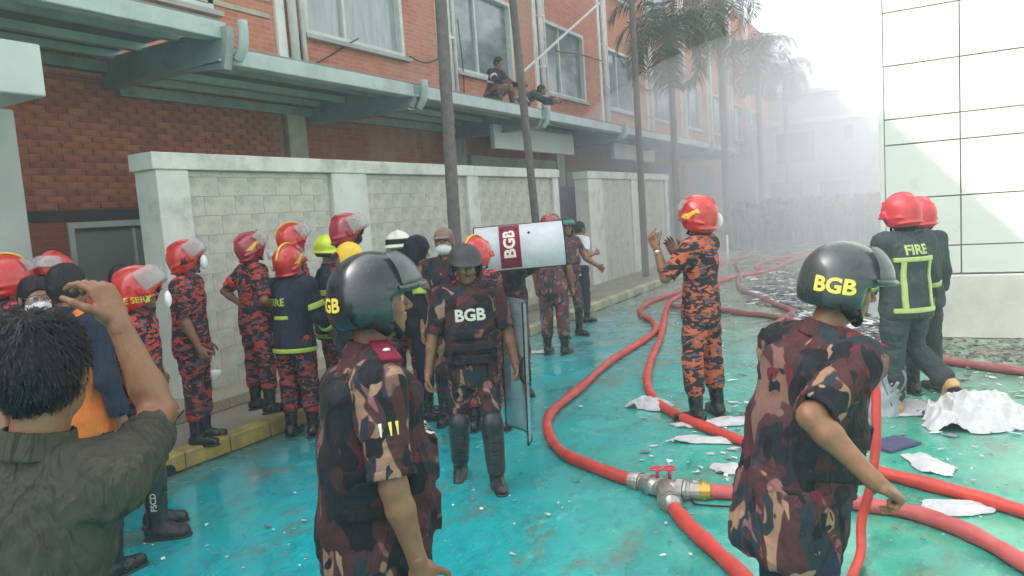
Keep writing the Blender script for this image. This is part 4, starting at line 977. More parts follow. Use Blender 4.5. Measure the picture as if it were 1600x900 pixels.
# ------------------------------------------------------------------ the people
def swoosh(pr, col='yellow', side=1):
    s = pr['s']; H = pr['H']; HF = pr['HF']; par = pr['helm']; R_ = HF[:, 1]*side; U = HF[:, 2]
    bv = bvh_world(pr)
    o = H(side*.30, .0, .045)
    poly_decal([(-.085*s, -.03*s), (.05*s, .035*s), (.075*s, .0), (.04*s, .005*s), (-.02*s, -.045*s)], o, R_, U, bv, M[col], pr['root'])
def bvh_world(pr):     # helmet shell in the person's frame
    me = pr['helm'].data; GM = pr['GM']
    return BVHTree.FromPolygons([GM @ v.co for v in me.vertices], [tuple(p.vertices) for p in me.polygons])
def crest(pr, col='yellow'):
    s = pr['s']; H = pr['H']; q = MB(); pts = [H(0, .155*math.cos(a)-.008, .035+.152*math.sin(a)) for a in np.linspace(.5, 2.9, 16)]
    q.tube(pts, .014*s, 8, flat=.5); q.build('helmet_stripe', M[col], pr['root'], smooth=True)
STAND = (( .05, .02, -1), (.02, -.04, -1))
# --- man filming, foreground left
P = person('man in a dark olive T-shirt with one bare arm raised, at the left front', 62, 488, 1.58, hdg(.10, 1), extra=.012, lvl=2, hero=1,
    trousers='denim', shirt='olive', sleeve=.70, sleevew=.98, fit=.0, hem=-.14, folds=.013, collar=1, gear='hairlong', skin='skin', necklen=.172, head=(4, -2, 0), lean=(.13, .06, 1),
    armR=dict(e=(245, 650, 1.82), w=(158, 445, 1.84)), handR=V3(-.40, .05, .95), palmR=(-.85, .15, -.45), curlR=.52, spreadR=.16, armL=((-.5, .2, -.8), (.1, .5, -.6)))
hair_strands(P)
# --- border guard, foreground centre left
P15 = person('border guard in camouflage vest and black lettered helmet, in profile at the front centre', 576, 404, 2.32, hdg(1, .34), extra=.030, lvl=2, hero=1,
    trousers='bgb', shirt='bgb', sleeve=.92, sleevew=1.06, fit=.010, belly=.02, vest='bgbvest', vesthem=-.08, gear='bgb', skin='skin', necklen=.170, head=(-2, 4, 0), face=1, lean=(0, .06, 1), neckf=.14, hem=-.2, deep=.015,
    armR=((.30, .02, -1), (-.02, .22, -1)), armL=((-.3, -.1, -1), (0, .0, -1)), pouch=((.16, .30, .12, .015), (.0, .12, .13, .02)), folds=.007)
def bgb_helmet(p, az, size=.052, z=.012, mat='letter'):
    a = math.radians(az); s = p['s']; H = p['H']; HF = p['HF']
    R_ = HF@V3(math.cos(a), -math.sin(a), 0); n = HF@V3(math.sin(a), math.cos(a), 0); 
    U = HF@V3(0, 0, 1); bv = bvh_world(p); text_decal('BGB', size*1.4*s, H(math.sin(a)*.3, math.cos(a)*.3, z), -R_ if (np.cross(-R_, U)@n) > 0 else R_, U, bv, M[mat], p['root'], bold=.035)
bgb_helmet(P15, 166, .042)
def epaulette(p, sd, mat='maroon', lf=.0):
    s = p['s']; a = p['neck']*.62+p['sh'][sd]*.38+p['lean']*(.074-lf)*s+p['tf']*.02*s; b = p['sh'][sd]+p['lean']*(.078-lf)*s+p['tf']*.035*s+p['tr']*(1 if sd == 'R' else -1)*.045*s
    q = MB(); q.bar(a, b, .062*s, .012, up=p['lean']); e = q.build('epaulette', M[mat], p['root'], bevel=.003)
    q = MB(); sph(q, a*.4+b*.6+p['lean']*.008, .012*s, 8, (1, 1, .5)); q.build('rank_pip', M['silver'], e, smooth=True)
epaulette(P15, 'R')
def chest_text(p, txt, size, mat='letterw', x=0, z=.36, back=False, bv='vbvh', name='lettering', sx=1.0):
    s = p['s']; n = p['tf']*(-1 if back else 1); R_ = p['tr']*(1 if back else -1); o = p['P0']+p['lean']*z*s+n*.42*s+p['tr']*x*s
    text_decal(txt, size*1.4*s, o, R_, p['lean'], p[bv], M[mat], p['root'], sx=sx, bold=.03)
def patch_box(p, x, z, w, h, mat, back=False, name='name_patch', bv='vbvh'):
    s = p['s']; n = p['tf']*(-1 if back else 1); R_ = p['tr']*(1 if back else -1); o = p['P0']+p['lean']*z*s+n*.42*s+p['tr']*x*s
    poly_decal([(-w*s, -h*s), (w*s, -h*s), (w*s, h*s), (-w*s, h*s)], o, R_, p['lean'], p[bv], M[mat], p['root'], name)
chest_text(P15, 'BGB', .07, z=.30)
def sleeve_badge(p, sd, mat='letter', t=.45):
    s = p['s']; sg = 1 if sd == 'R' else -1; ax = nrm(p['sh'][sd]-p['elb'][sd]); o = p['sh'][sd]*(1-t)+p['elb'][sd]*t; n = nrm(p['tr']*sg-ax*np.dot(p['tr']*sg, ax)); R_ = np.cross(ax, n); bv = p['bvh']
    for dx in (-.022, .006, .026): poly_decal([(dx*s-.002, -.018*s), (dx*s+.002, -.018*s), (dx*s+.005, .020*s), (dx*s-.005, .020*s)] if dx else [(-.008*s, -.035*s), (.006*s, -.035*s), (.014*s, .03*s), (-.01*s, .03*s)], o+n*.3, R_, ax, bv, M[mat if dx else 'yellow'] if dx != -.022 else M['letterw'], p['root'])
sleeve_badge(P15, 'R')
# --- border guard, foreground right
P28 = person('border guard with bare forearm and yellow lettered helmet looking away, at the right front', 1326, 378, 2.46, hdg(1, .22), extra=.030, lvl=2, hero=1,
    trousers='navy', shirt='bgb', sleeve=.95, sleevew=1.06, fit=.010, belly=.01, vest='bgbvest', vesthem=.02, gear='bgbg', skin='skin', necklen=.182, head=(-22, -10, 0), lean=(0, .24, 1), neckf=.25, hem=-.26, twist=.15,
    deep=.0, armR=dict(e=(1232, 690, 2.14), w=(1366, 752, 2.12)), handR=(.0, .8, -.55), palmR=(-.3, -.5, -.8), curlR=.62, spreadR=.14, fcR=(.35, .9, 1.2, 1.4), armL=((-.25, .0, -1), (.0, .15, -1)), folds=.008)
bgb_helmet(P28, 118, .050, .008)
chest_text(P28, 'BGB', .085, z=.34, x=.05)
epaulette(P28, 'R', lf=.014)
q = MB(); sh_ = P28['sh']['R']
# --- walking guard
D19 = Dz(762, 772)
P19 = person('border guard walking towards the camera in shin guards with a lettered armoured vest', 725, 378, D19, -hdg(-.12, 1), extra=.030, lvl=2, hero=0,
    trousers='bgb', shirt='bgb', sleeve=.88, sleevew=1.08, fit=.01, vest='bgbvest', vesthem=.03, gear='bgbn', skin='skin', head=(4, -12, 0), face=2, lean=(0, .02, 1), hem=-.14, boots='guard', bootlen=.40, bootw=1.02,
    legL=((-.02, .34, -1), (-.02, .0, -1)), legR=((.09, -.06, -1), (.03, -.42, -1)), footR=(.2, .9, -.3), armR=((.30, -.05, -1), (.22, .22, -1)), armL=((-.30, .0, -1), (-.16, .30, -1)), curlR=.55, curlL=1.1, pouch=((.205, .265, .145, .02), (.115, .185, .15, .025), (.03, .095, .13, .02)))
chest_text(P19, 'BGB', .082, z=.365)
for sd in 'LR':
    s = P19['s']; u = nrm(P19['knee'][sd]-P19['ank'][sd]); f_ = P19['tf']
    q = Sdf().rc(P19['ank'][sd]+u*.06*s+f_*.02*s, P19['knee'][sd]-u*.05*s+f_*.025*s, .066*s, .080*s, .02).el(P19['knee'][sd]+f_*.05*s, V3(.076, .064, .085)*s, .02)
    go = link('shin_guard', sdfmesh('shin_guard', q, .007, M['guard']), P19['root'])
    q = MB()
    for i in range(7):
        c_ = P19['ank'][sd]+u*(.10+i*.032)*s+f_*(.091+i*.0018)*s; q.box(c_[0]-.026*s, c_[0]+.026*s, c_[1]-.008, c_[1]+.012, c_[2]-.009*s, c_[2]+.009*s)
    q.build('guard_rib', M['rubber'], go, bevel=.003)
q = MB(); c_ = P19['P0']+P19['lean']*.15*P19['s']+P19['tf']*.182*P19['s']; q.box(c_[0]-.15, c_[0]+.15, c_[1]-.03, c_[1]+.008, c_[2]-.022, c_[2]+.022); q.build('strap', M['blackgear'], P19['root'], bevel=.004)
# --- fireman filming, centre right
D25 = Dz(1078, 668)
P25 = person('firefighter in orange striped camouflage and red helmet holding both hands up to film', 1090, 308, D25, hdg(-.80, .62), extra=.05, lvl=2, hero=0,
    trousers='firecamo', shirt='firecamo', sleeve=.95, sleevew=1.05, hem=-.16, gear='fireplain', skin='skin', head=(0, 4, 0), bootlen=.22, legw=1.12, fit=.012, lean=(0, -.03, 1),
    legL=((-.07, .10, -1), (-.02, -.05, -1)), legR=((.13, -.03, -1), (.03, -.06, -1)), armL=dict(e=(1042, 432, D25-.05), w=(1027, 392, D25-.02)), armR=dict(e=(1075, 425, D25+.35), w=(1048, 388, D25+.12)),
    handL=(.1, .5, 1), palmL=(.9, -.2, 0), handR=(-.1, .4, 1), palmR=(-.9, -.2, 0), curlL=.4, curlR=.35, footL=(-.1, 1, 0), footR=(.7, .8, 0))
swoosh(P25, 'yellow', -1)
q = MB(); sph(q, P25['H'](.125, -.10, -.02), .062, 12, (.35, 1, 1.1)); q.build('respirator', M['mask'], P25['root'], smooth=True)
q = MB(); w_ = P25['wr']['L']; a_ = P25['hdv']['L'][0]; q.tube([w_-a_*.03, w_-a_*.055], .033, 12); q.build('wristwatch', M['metal'], P25['root'], smooth=True)
pw = P25['root'].matrix_basis @ Vector(tuple((P25['wr']['L']+P25['wr']['R'])/2+V3(0, .09, .12)))
q = MB(); q.box(-.075, .075, -.005, .005, -.038, .038); o = q.build('mobile_phone', M['lens'], bevel=.003, loc=pw); o.rotation_euler = P25['root'].rotation_euler; tag(o, 'small dark phone held up in the hands of the filming firefighter', 'phone')
# --- turnout-coat firefighter, right
D26 = Dz(1415, 652)
P26 = person('firefighter in grey turnout coat with lime bands and red hooded helmet stepping away', 1404, 303, D26, hdg(-.16, 1), extra=.055, lvl=2,
    trousers='turnout', shirt='turnout', sleeve=1.75, sleevew=1.08, fit=.035, hem=-.12, gear='firepink', head=(14, -8, 0), bandm='limedull', boots='tanboot', bootlen=.10, bootw=1.1, legw=1.22, lean=(0, .02, 1), collar=1, folds=.007,
    legL=((-.04, .05, -1), (-.02, -.03, -1)), legR=((.16, .30, -1), (.30, -.80, -.75)), footR=(.3, .9, -.9), armR=((.24, .0, -1), (.12, .22, -1)), armL=((-.25, .2, -1), (.1, .5, -.9)),
    bands=(('vert', 0, .168, .335, .372, -1), ('vert', 0, .178, -.065, -.028, -1), ('vert', -.105, .018, -.030, .337, -1), ('vert', .125, .018, -.030, .337, -1), ('foreR', .25, .02), ('foreL', .25, .02)), legband=(('L', .70), ('R', .0)))
chest_text(P26, 'FIRE', .075, 'limedull', z=.425, back=True, bv='bvh', sx=1.0)
P27 = person('second red helmeted firefighter almost hidden behind the one in the grey navy turnout coat', 1432, 290, D26+.55, hdg(-.2, 1), extra=.055, lvl=1, h=1.72,
    trousers='turnout', shirt='turnout', sleeve=1.75, fit=.02, hem=-.12, gear='firepink', head=(14, -4, 0))
# --- group on the left pavement
D7 = Dz(238, 848)
P7 = person('firefighter in tall rubber boots and lettered red helmet with raised visor, left front', 208, 418, D7, hdg(1, .25), extra=.05, lvl=2,
    trousers='firecamo_red', shirt='firecamo_red', sleeve=.95, sleevew=1.05, hem=-.18, gear='fire', head=(-4, 8, 0), boots='rubber', bootlen=.40, bootw=1.22, legw=1.0, lean=(0, .03, 1), armR=((.18, -.12, -1), (.0, .45, -1)), curlR=.9, legR=((.05, .06, -1), (.02, -.03, -1)), legL=((-.05, -.06, -1), (-.02, -.06, -1)))
s = P7['s']; H = P7['H']; text_decal('FIRE SERV', .042*s*1.3, H(.3, -.018, -.035), P7['HF']@V3(0, 1, -.10), P7['HF']@V3(0, .1, 1), bvh_world(P7), M['letter'], P7['root'], bold=.02)
q = MB(); sph(q, H(.03, .17, -.075), .045*s, 12, (.9, .5, 1.2)); q.build('respirator', M['mask'], P7['root'], smooth=True)
bt = [c for c in P7['root'].children if c.name.startswith('boot')][1]; k_ = P7['knee']['R']*.45+P7['ank']['R']*.55; text_decal('FSCD', .05, k_+P7['tr']*.3, P7['lean'], -P7['tf'], bvh_of(bt.data), M['letterw'], P7['root'], bold=.02)
w7 = P7['root'].matrix_basis @ Vector(tuple(P7['wr']['R']+P7['hdv']['R'][0]*.10+V3(.0, .03, -.02))); q = MB(); q.box(-.03, .03, -.02, .02, -.07, .06); q.tube([(.015, 0, .06), (.015, 0, .17)], .006, 6); o = q.build('hand_radio', M['blackgear'], bevel=.003, loc=w7); o.rotation_euler = (.5, .7, 1.0); tag(o, 'black hand radio held low by the firefighter in tall rubber boots', 'radio')
def fireman(label, px, py, D, hd_, gz, gearm='fire', **kw):
    d = dict(fit=.022, legw=1.13, sleevew=1.06, extra=.05, lvl=1, trousers='firecamo_red', shirt='firecamo_red', sleeve=.9, hem=-.14, bootlen=.22); d.update(kw); return person(label, px, py, D, hd_, gz=gz, gear=gearm, **d)
P8 = fireman('firefighter standing sideways by the left end of the block wall', 284, 377, Dz(318, 700, .13), hdg(1, .12), .13, head=(0, 12, 0), armR=((.16, .08, -1), (.05, .40, -1)), curlR=.7)
q = MB(); sph(q, P8['H'](.02, .135, -.05), .05, 10, (.9, .6, 1.2)); q.build('respirator', M['mask'], P8['root'], smooth=True)
poly_decal([(-.035, -.03), (-.01, .03), (.0, .0), (.02, .035), (.03, -.03)], P8['H'](.3, .01, .0), P8['HF'][:, 1], P8['HF'][:, 2], bvh_world(P8), M['blackgear'], P8['root'])
P9 = fireman('firefighter with hand on hip looking up under a dark red helmet', 386, 363, Dz(392, 650, .25), hdg(.75, .65), .25, 'firedk', head=(-12, 14, 0), armL=((-.8, -.75, -.85), (.8, .5, -.75)), armR=((.5, -.1, -1), (-.55, .5, -.4)), palmL=(.3, -.4, -.8), bands=(('armL', .55, .028),), bandm='helmetred', legL=((-.12, -.02, -1), (-.05, -.03, -1)), legR=((.10, .05, -1), (.04, -.05, -1)))
swoosh(P9, 'yellow', 1)
q = MB(); w_ = P9['H'](.02, .15, -.08); q.tube([w_, w_+V3(0, .01, -.06)], .03, 10); q.build('respirator', M['mask'], P9['root'], smooth=True)
P10 = fireman('firefighter whose red helmet shows above the navy FIRE jacket, visor up', 453, 350, Dz(392, 650, .25)+.15, hdg(1, .35), .25, head=(0, 10, 0), skin='skinl', face=1); crest(P10)
D11 = Dz(457, 690)
P11 = fireman('firefighter seen from behind in a navy jacket lettered FIRE with lime bands', 446, 383, D11, hdg(.30, 1), .0, 'fireplain', shirt='navy', sleeve=1.85, sleevew=1.1, fit=.03, hem=-.12, shirtname='jacket', lvl=2, armL=((-.25, -.1, -1), (.05, .75, -.7)), armR=((.25, .15, -1), (-.1, .8, -.6)),
    bands=(('torso', -.085, .020), ('vert', -.03, .075, .20, .232, -1), ('armR', .62, .026), ('armL', .62, .026), ('foreR', .62, .022), ('foreL', .55, .022)), head=(-6, 14, 0))
chest_text(P11, 'FIRE', .066, 'lime', z=.355, x=-.06, back=True, bv='bvh')
crest(P11); swoosh(P11, 'yellow', 1)
P12 = fireman('firefighter in lime green helmet and dark navy jacket, in profile', 514, 366, D11+.55, hdg(1, .1), .0, 'lime', shirt='navy', sleeve=1.85, fit=.03, hem=-.12, shirtname='jacket', lvl=2, head=(-4, -4, 0), skin='skinl', face=1, bands=(('armR', .55, .026), ('torso', -.08, .02)))
P13 = person('man under a small yellow hood between the lime helmet and the front guard', 549, 381, 6.05, hdg(1, -.1), extra=.01, lvl=1, trousers='navy', shirt='navyblack', sleeve=1.8, gear='yellowhood', head=(0, -10, 0))
P14 = fireman('firefighter in dark glossy red helmet and black respirator, tallest at the block wall', 540, 335, 6.2, hdg(1, -.05), .25, 'firedk', face=1, skin='skinl', mask=2, head=(0, 2, 0))
P16 = fireman('firefighter in white helmet and lime banded coat facing the camera', 621, 360, 7.1, hdg(.05, -1), .0, 'white', shirt='navyblack', sleeve=1.85, fit=.03, shirtname='jacket', face=1, skin='skinl', mask=2, extra=.04, boots='yellowboot', bands=(('torso', .38, .022), ('armL', .55, .03), ('armR', .55, .03), ('torso', .08, .02)), bootlen=.3)
P17 = person('man in a dark navy hood turning away between the white helmet and the masked guard', 657, 370, 6.9, hdg(.8, .2), extra=.01, lvl=1, trousers='navy', shirt='navyblack', sleeve=1.85, gear='navyhood', head=(0, -14, 0), skin='skinl', bands=(('armR', .5, .03),))
P18 = person('border guard with white mask and tan head cover behind the walking guard', 692, 355, 6.6, hdg(-.1, -1), extra=.01, lvl=1, trousers='bgb', shirt='bgb', gear='tancap', mask=1, face=1, skin='skinl', head=(0, -4, 0))
P20 = fireman('firefighter in a pink red helmet half hidden behind the lifted riot shield', 742, 370, 6.3, hdg(.6, .8), .0, 'fireback'); crest(P20)
# far left
P2 = fireman('firefighter in a red helmet with yellow flash cut by the left edge of the picture', 8, 400, 4.7, hdg(.6, .75), .13, 'fireplain', lvl=1, skin='skinl', h=1.66); crest(P2)
P3 = person('man with glasses and white mask in a pale shirt at the far left', 52, 430, 4.2, hdg(.75, -.65), extra=.01, lvl=1, trousers='denim', shirt='whitecloth', sleeve=.9, gear='hair', mask=1, face=1, skin='skinl', head=(0, -6, 0))
q = MB(); 
for sx in (-1, 1): q.tube([P3['H'](sx*(.031+.024*math.cos(a)), .100-.008*abs(math.cos(a)), .001+.018*math.sin(a)) for a in np.linspace(0, 6.28, 13)], .002, 5)
q.tube([P3['H'](.055, .09, .005), P3['H'](.078, .0, .005)], .002, 5); q.tube([P3['H'](-.055, .09, .005), P3['H'](-.078, .0, .005)], .002, 5); q.build('glasses', M['metal'], P3['root'])
P4 = fireman('firefighter with bare face under a red helmet behind the man with glasses', 80, 399, 5.0, hdg(.0, -1), .13, 'fireplain', face=1, skin='skind', h=1.66)
P5 = person('man in a bright orange FIRE vest and navy trousers seen from behind at the left', 102, 409, 4.05, hdg(.35, .95), extra=.012, lvl=1, trousers='denim', shirt='navy', sleeve=1.8, vest='orangevest', vesthem=-.1, gear='hair', pouch=(), head=(0, 4, 0))
chest_text(P5, 'FIRE', .062, 'letterw', z=.37, x=.0, back=True)
chest_text(P5, 'SERVICE', .035, 'letterw', z=.28, x=.0, back=True)
P6 = person('dark haired man mostly hidden behind the lettered red helmet at the left', 190, 411, 5.3, hdg(.3, 1), extra=.012, lvl=1, gz=.13, trousers='denim', shirt='navyblack', gear='hair')
# guards with the shield and farther along the kerb
D21 = Dz(812, 625)
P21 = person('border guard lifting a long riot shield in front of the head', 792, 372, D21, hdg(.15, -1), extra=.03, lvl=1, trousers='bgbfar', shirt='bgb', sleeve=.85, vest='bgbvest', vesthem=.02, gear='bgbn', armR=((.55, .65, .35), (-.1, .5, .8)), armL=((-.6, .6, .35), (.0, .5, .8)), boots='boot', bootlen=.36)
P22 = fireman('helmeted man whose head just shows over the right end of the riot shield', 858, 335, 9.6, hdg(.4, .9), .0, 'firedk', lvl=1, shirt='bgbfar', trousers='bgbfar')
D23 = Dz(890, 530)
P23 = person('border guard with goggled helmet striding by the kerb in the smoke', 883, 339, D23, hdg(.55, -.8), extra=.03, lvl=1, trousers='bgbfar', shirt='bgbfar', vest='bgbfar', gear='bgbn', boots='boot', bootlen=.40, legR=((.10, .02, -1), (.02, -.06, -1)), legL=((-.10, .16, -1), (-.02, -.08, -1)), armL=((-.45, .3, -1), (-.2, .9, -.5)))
q = MB(); v, f = patch(tuple(P23['H'](0, 0, .045)), (.128, .150, .13), (-60, 60), (2, 26), .008, P23['HF'], (12, 4)); q.add(v, f); q.build('goggles', M['green'], P23['root'], smooth=True)
P24 = person('man in a white shirt with one arm bent, beyond the goggled guard', 906, 345, D23+1.4, hdg(.8, .4), extra=.012, lvl=1, trousers='denim', shirt='whitecloth', sleeve=.7, gear='hair', armR=((.5, -.3, -.8), (-.3, .9, .1)))
# men sitting on the canopy
zc = 3.94
pc = GX(781, 100, -7.25); dc = float((pc-EYE).dot(_R[:, 2]))
SIT = dict(legL=((-.2, 1, -.1), (-.1, .7, -.5)), legR=((.2, 1, -.05), (.1, .75, -.45)))
P29 = build_person('man in a dark banded jacket crouched on top of the canopy below the factory window', np.array(pc), hdg(.75, -.5), np.array([hdg(.75, -.5)[1], -hdg(.75, -.5)[0], 0]), 1.68, zc-.0, 'person', None,
    dict(lvl=1, trousers='bgbfar', shirt='navyblack', sleeve=1.8, gear='hair', boots='boot', head=(0, -10, 0), lean=(0, .35, 1), bandm='silver', bands=(('torso', .30, .02), ('armR', .5, .025)), legL=((-.25, .9, .45), (-.1, .0, -1)), legR=((.3, .85, .5), (.1, .1, -1)), armR=((.3, .6, -.7), (.2, .9, -.2)), armL=((-.3, .6, -.7), (-.2, .9, -.2))))
pc = GX(847, 138, -7.2)
P30 = build_person('man in a dark vest lying low on the canopy beside the white pipe', np.array(pc), hdg(.9, -.1), np.array([hdg(.9, -.1)[1], -hdg(.9, -.1)[0], 0]), 1.62, zc-.03, 'person', None,
    dict(lvl=1, trousers='greycloth', shirt='turnout', sleeve=1.8, gear='hair', boots='boot', lean=(0, .9, .45), bandm='silver', bands=(('torso', .30, .02),), legL=((-.15, .8, -.35), (-.1, -.8, -.2)), legR=((.2, .8, -.35), (.1, -.8, -.2)), armR=((.1, .6, -.4), (.0, .9, -.1)), armL=((-.1, .6, -.4), (-.0, .9, -.1))))
# ------------------------------------------------------------------ riot shields
def shield(label, c, up, right, Lg, Wd, sag, mat, band=None, txt=None):
    """curved sheet: up = long axis, right = short axis, bulging along right x up"""
    up, right = Vector(up).normalized(), Vector(right); right = (right-up*right.dot(up)).normalized(); n = right.cross(up)
    F = Matrix((right, n, up)).transposed(); nx, nz = 18, 10; vs = []
    def pt(u, v, l): x = (u-.5)*Wd; return Vector((x, sag*(1-(2*u-1)**2)-l, (v-.5)*Lg))
    t = bpy.data.objects.new('riot_shield', None); C.objects.link(t); t.location = c; t.rotation_mode = 'QUATERNION'; t.rotation_quaternion = F.to_quaternion(); tag(t, label, 'riot shield')
    def sheet(u0, u1, v0, v1, l0, l1):
        q = MB(); W_ = nx+1; T_ = W_*(nz+1); vv = [pt(u0+(u1-u0)*i/nx, v0+(v1-v0)*j/nz, l) for l in (l0, l1) for j in range(nz+1) for i in range(nx+1)]; fs = []
        for j in range(nz):
            for i in range(nx): a = j*W_+i; fs += [(a, a+1, a+1+W_, a+W_), (a+T_, a+W_+T_, a+1+W_+T_, a+1+T_)]
        for i in range(nx): a = nz*W_+i; fs += [(i+1, i, i+T_, i+1+T_), (a, a+1, a+1+T_, a+T_)]
        for j in range(nz): a = j*W_; b_ = a+nx; fs += [(a, a+W_, a+W_+T_, a+T_), (b_+W_, b_, b_+T_, b_+W_+T_)]
        q.add(vv, fs); return q
    sheet(0, 1, 0, 1, 0, .004).build('shield_sheet', M[mat], t, smooth=False)
    q = MB(); q.tube([pt(0, v, 0) for v in np.linspace(0, 1, 8)], .006, 6); q.tube([pt(1, v, 0) for v in np.linspace(0, 1, 8)], .006, 6)
    for v in (0, 1): q.tube([pt(u, v, 0) for u in np.linspace(0, 1, 14)], .006, 6)
    q.build('edge_trim', M['blackgear'], t, smooth=True)
    if band:
        me = sheet(.03, .97, *band, -.006, -.0045).build('name_band', M['maroon'], t)
        q = MB()
        for u in (.16, .84):
            for v in (band[0]+.035, band[1]-.035): sph(q, pt(u, v, -.012), .009, 8)
        q.build('rivet', M['blackgear'], t, smooth=True)
        bv = bvh_of(me.data); vm = (band[0]+band[1])/2*Lg-.5*Lg
        text_decal(txt, .15, (0, .4, vm), Vector((-1, 0, 0)), Vector((0, 0, 1)), bv, M['letterw'], me, lift=.003, bold=.03)
    q = MB(); q.tube(catmull([(-.1, sag-.01, .1), (-.1, sag-.07, .06), (-.1, sag-.07, -.06), (-.1, sag-.01, -.1)], 4), .012, 8); q.build('handle', M['blackgear'], t, smooth=True)
    return t
cS = GD(812, 385, D21-.42)
upv = _R @ nrm((1, -.09, -.02)); rgt = _R @ nrm((-.17, -1, .32))
shield('long scratched riot shield raised flat overhead with a maroon lettered band', cS, tuple(upv), tuple(rgt), .86, .46, .10, 'shield', (.49, .72), 'BGB')
wl_ = P19['root'].matrix_basis @ Vector(tuple(P19['wr']['L']))
cS2 = Vector(GD(803, 575, D19+.04)); shield('clear riot shield carried edge on at the walking guard\'s side', cS2, (0.03, 0, 1), tuple(-IA*.95+IR*.30), .95, .48, .09, 'shieldclear')
# ------------------------------------------------------------------ crowd at the end of the street
rp = random.Random(11); protos = []
pal = ['greycloth', 'navy', 'navyblack', 'maroon', 'firecamo_red', 'turnout']
spots = []
for i in range(76):
    y = rp.uniform(27, 33); pxx = 1150+ (i*9.7) % 232+rp.uniform(-4, 4); p = GY(pxx, 300, y); spots.append((p[0], y, rp.uniform(1.58, 1.8)))
cp = []
for k_ in range(6):
    x, y, h_ = spots[k_]; a = (((.3*(k_ % 2), .3, -1), (0, .8, -.2+.3*k_ % 1.0)))
    pr = build_person('distant onlooker standing in the smoky crowd that fills the street end', np.array([x, y, h_]), hdg(.1*k_-.3, -1), np.array([hdg(.1*k_-.3, -1)[1], -hdg(.1*k_-.3, -1)[0], 0]), h_, 0, 'person', 'crowd at the street end', dict(lvl=0, trousers='denim' if k_ % 2 else 'navyblack', shirt=pal[k_], gear='hair', armR=a, collar=0, sleeve=1.7))
    cp.append(pr)
for (x, y, h_) in spots[6:]:
    src = rp.choice(cp)['root']; c = src.copy(); C.objects.link(c); c.location = (x, y, 0); c.rotation_euler.z = math.pi+rp.uniform(-1, 1); sc_ = rp.uniform(.93, 1.04); c.scale = (sc_,)*3
    for ch in src.children:
        d = ch.copy(); C.objects.link(d); d.parent = c
        for g2 in ch.children: e = g2.copy(); C.objects.link(e); e.parent = d
HAZE, SMOKE = .006, .062
# ------------------------------------------------------------------ hoses
def hosemat(name, c, c2):
    t = NT(name); col = t.ramp(t.noise(5, 5, .65), [(.3, c2), (.65, c)]); col = t.mix(t.val(t.noise(30, 5, .8), .55, .7, 0, .35), col, tuple(x*.5 for x in c)); col = t.mix(t.val(t.noise(11, 6, .75, t.mapping(loc=(4, 4, 4))), .60, .70, 0, .6), col, (.24, .16, .13))
    t.col(col); t.rough(t.val(t.noise(6, 4), .35, .65, .38, .7)); t.bump(t.noise(220, 2, .5), .5, .004); return t.m
M['hose'] = hosemat('red_fire_hose', (.62, .055, .035), (.40, .035, .03)); M['hosepink'] = hosemat('faded_pink_hose', (.55, .10, .10), (.38, .07, .07)); M['hoseold'] = hosemat('dull_old_hose', (.30, .075, .075), (.2, .06, .06))
M['brass'] = plain('brass_ring', (.55, .38, .08), .35, .2, 20, .1, 60, metal=.8); M['alloy'] = plain('worn_alloy', (.42, .40, .37), .38, .3, 25, .3, 60, metal=.7)
def hose(label, px, mat='hose', r=.043, lift=None, ends=(), per=9):
    pts = []
    for i, q in enumerate(px):
        z = q[2] if len(q) > 2 else r*.92; p = G(q[0], q[1], z); pts.append(p)
    cv = catmull(pts, per); rr = [r*(1+.03*math.sin(i*1.7)+.06*math.sin(i*.61)+.05*math.sin(i*.23+r*90)) for i in range(len(cv))]
    t = thing('fire_hose', label, 'fire hose', tuple(pts[0]*V3(1, 1, 0)), group='fire hoses on the ground'); o0 = pts[0]*V3(1, 1, 0)
    mb_ = MB(); mb_.tube([c-o0 for c in cv], rr, 14); mb_.build('hose_tube', M[mat], t, smooth=True)
    for (i, L_, m_) in ends:
        i = i if i >= 0 else len(cv)+i; a = cv[i]-o0; d = nrm(cv[min(i+1, len(cv)-1)]-cv[max(i-1, 0)]); q = MB()
        for j, (t0, t1, k) in enumerate(((-.5, -.2, 1.35), (-.2, .0, 1.6), (.0, .2, 1.45), (.2, .5, 1.3))): q.tube([a+d*L_*t0, a+d*L_*(t1-.01)], r*k, 16)
        q.build('coupling', M[m_], t, smooth=False)
    return t
JX, JY = 1028, 762
hose('red hose swinging left in a wide curve from the metal junction towards the far end', [(1012, 753), (993, 752), (935, 732), (878, 706), (856, 672), (863, 643), (907, 606), (953, 565), (999, 536), (1023, 518), (1021, 503), (1003, 492), (1001, 483), (1018, 471), (1050, 460), (1100, 447), (1150, 432)], ends=((8, .12, 'alloy'), (97, .09, 'alloy')))
hose('red hose passing under the filming firefighter\'s boots on white cloth', [(1090, 448), (1052, 468), (1041, 484), (1033, 524), (1018, 560), (1011, 592), (1020, 620), (1052, 645), (1097, 665), (1132, 679), (1165, 691), (1230, 708), (1300, 722), (1370, 737), (1450, 757), (1530, 778), (1620, 806)])
hose('pink hose leaving the junction to the right and on to the lower right corner', [(1060, 768), (1090, 768), (1125, 769), (1165, 771), (1230, 774), (1300, 781), (1362, 790), (1430, 802), (1500, 826), (1560, 856), (1640, 905)], 'hosepink', .045, ends=((2, .22, 'alloy'), (12, .07, 'brass')))
hose('red hose running from the junction down to the bottom edge', [(1036, 772), (1058, 800), (1080, 825), (1120, 862), (1165, 905), (1230, 970)], r=.045, ends=((4, .13, 'alloy'),))
hose('faded hose crossing straight behind the front right guard towards the clad wall', [(1050, 478), (1125, 484), (1165, 490), (1215, 496), (1290, 517), (1345, 537), (1400, 548), (1470, 562), (1540, 573), (1640, 586)], 'hoseold', .045)
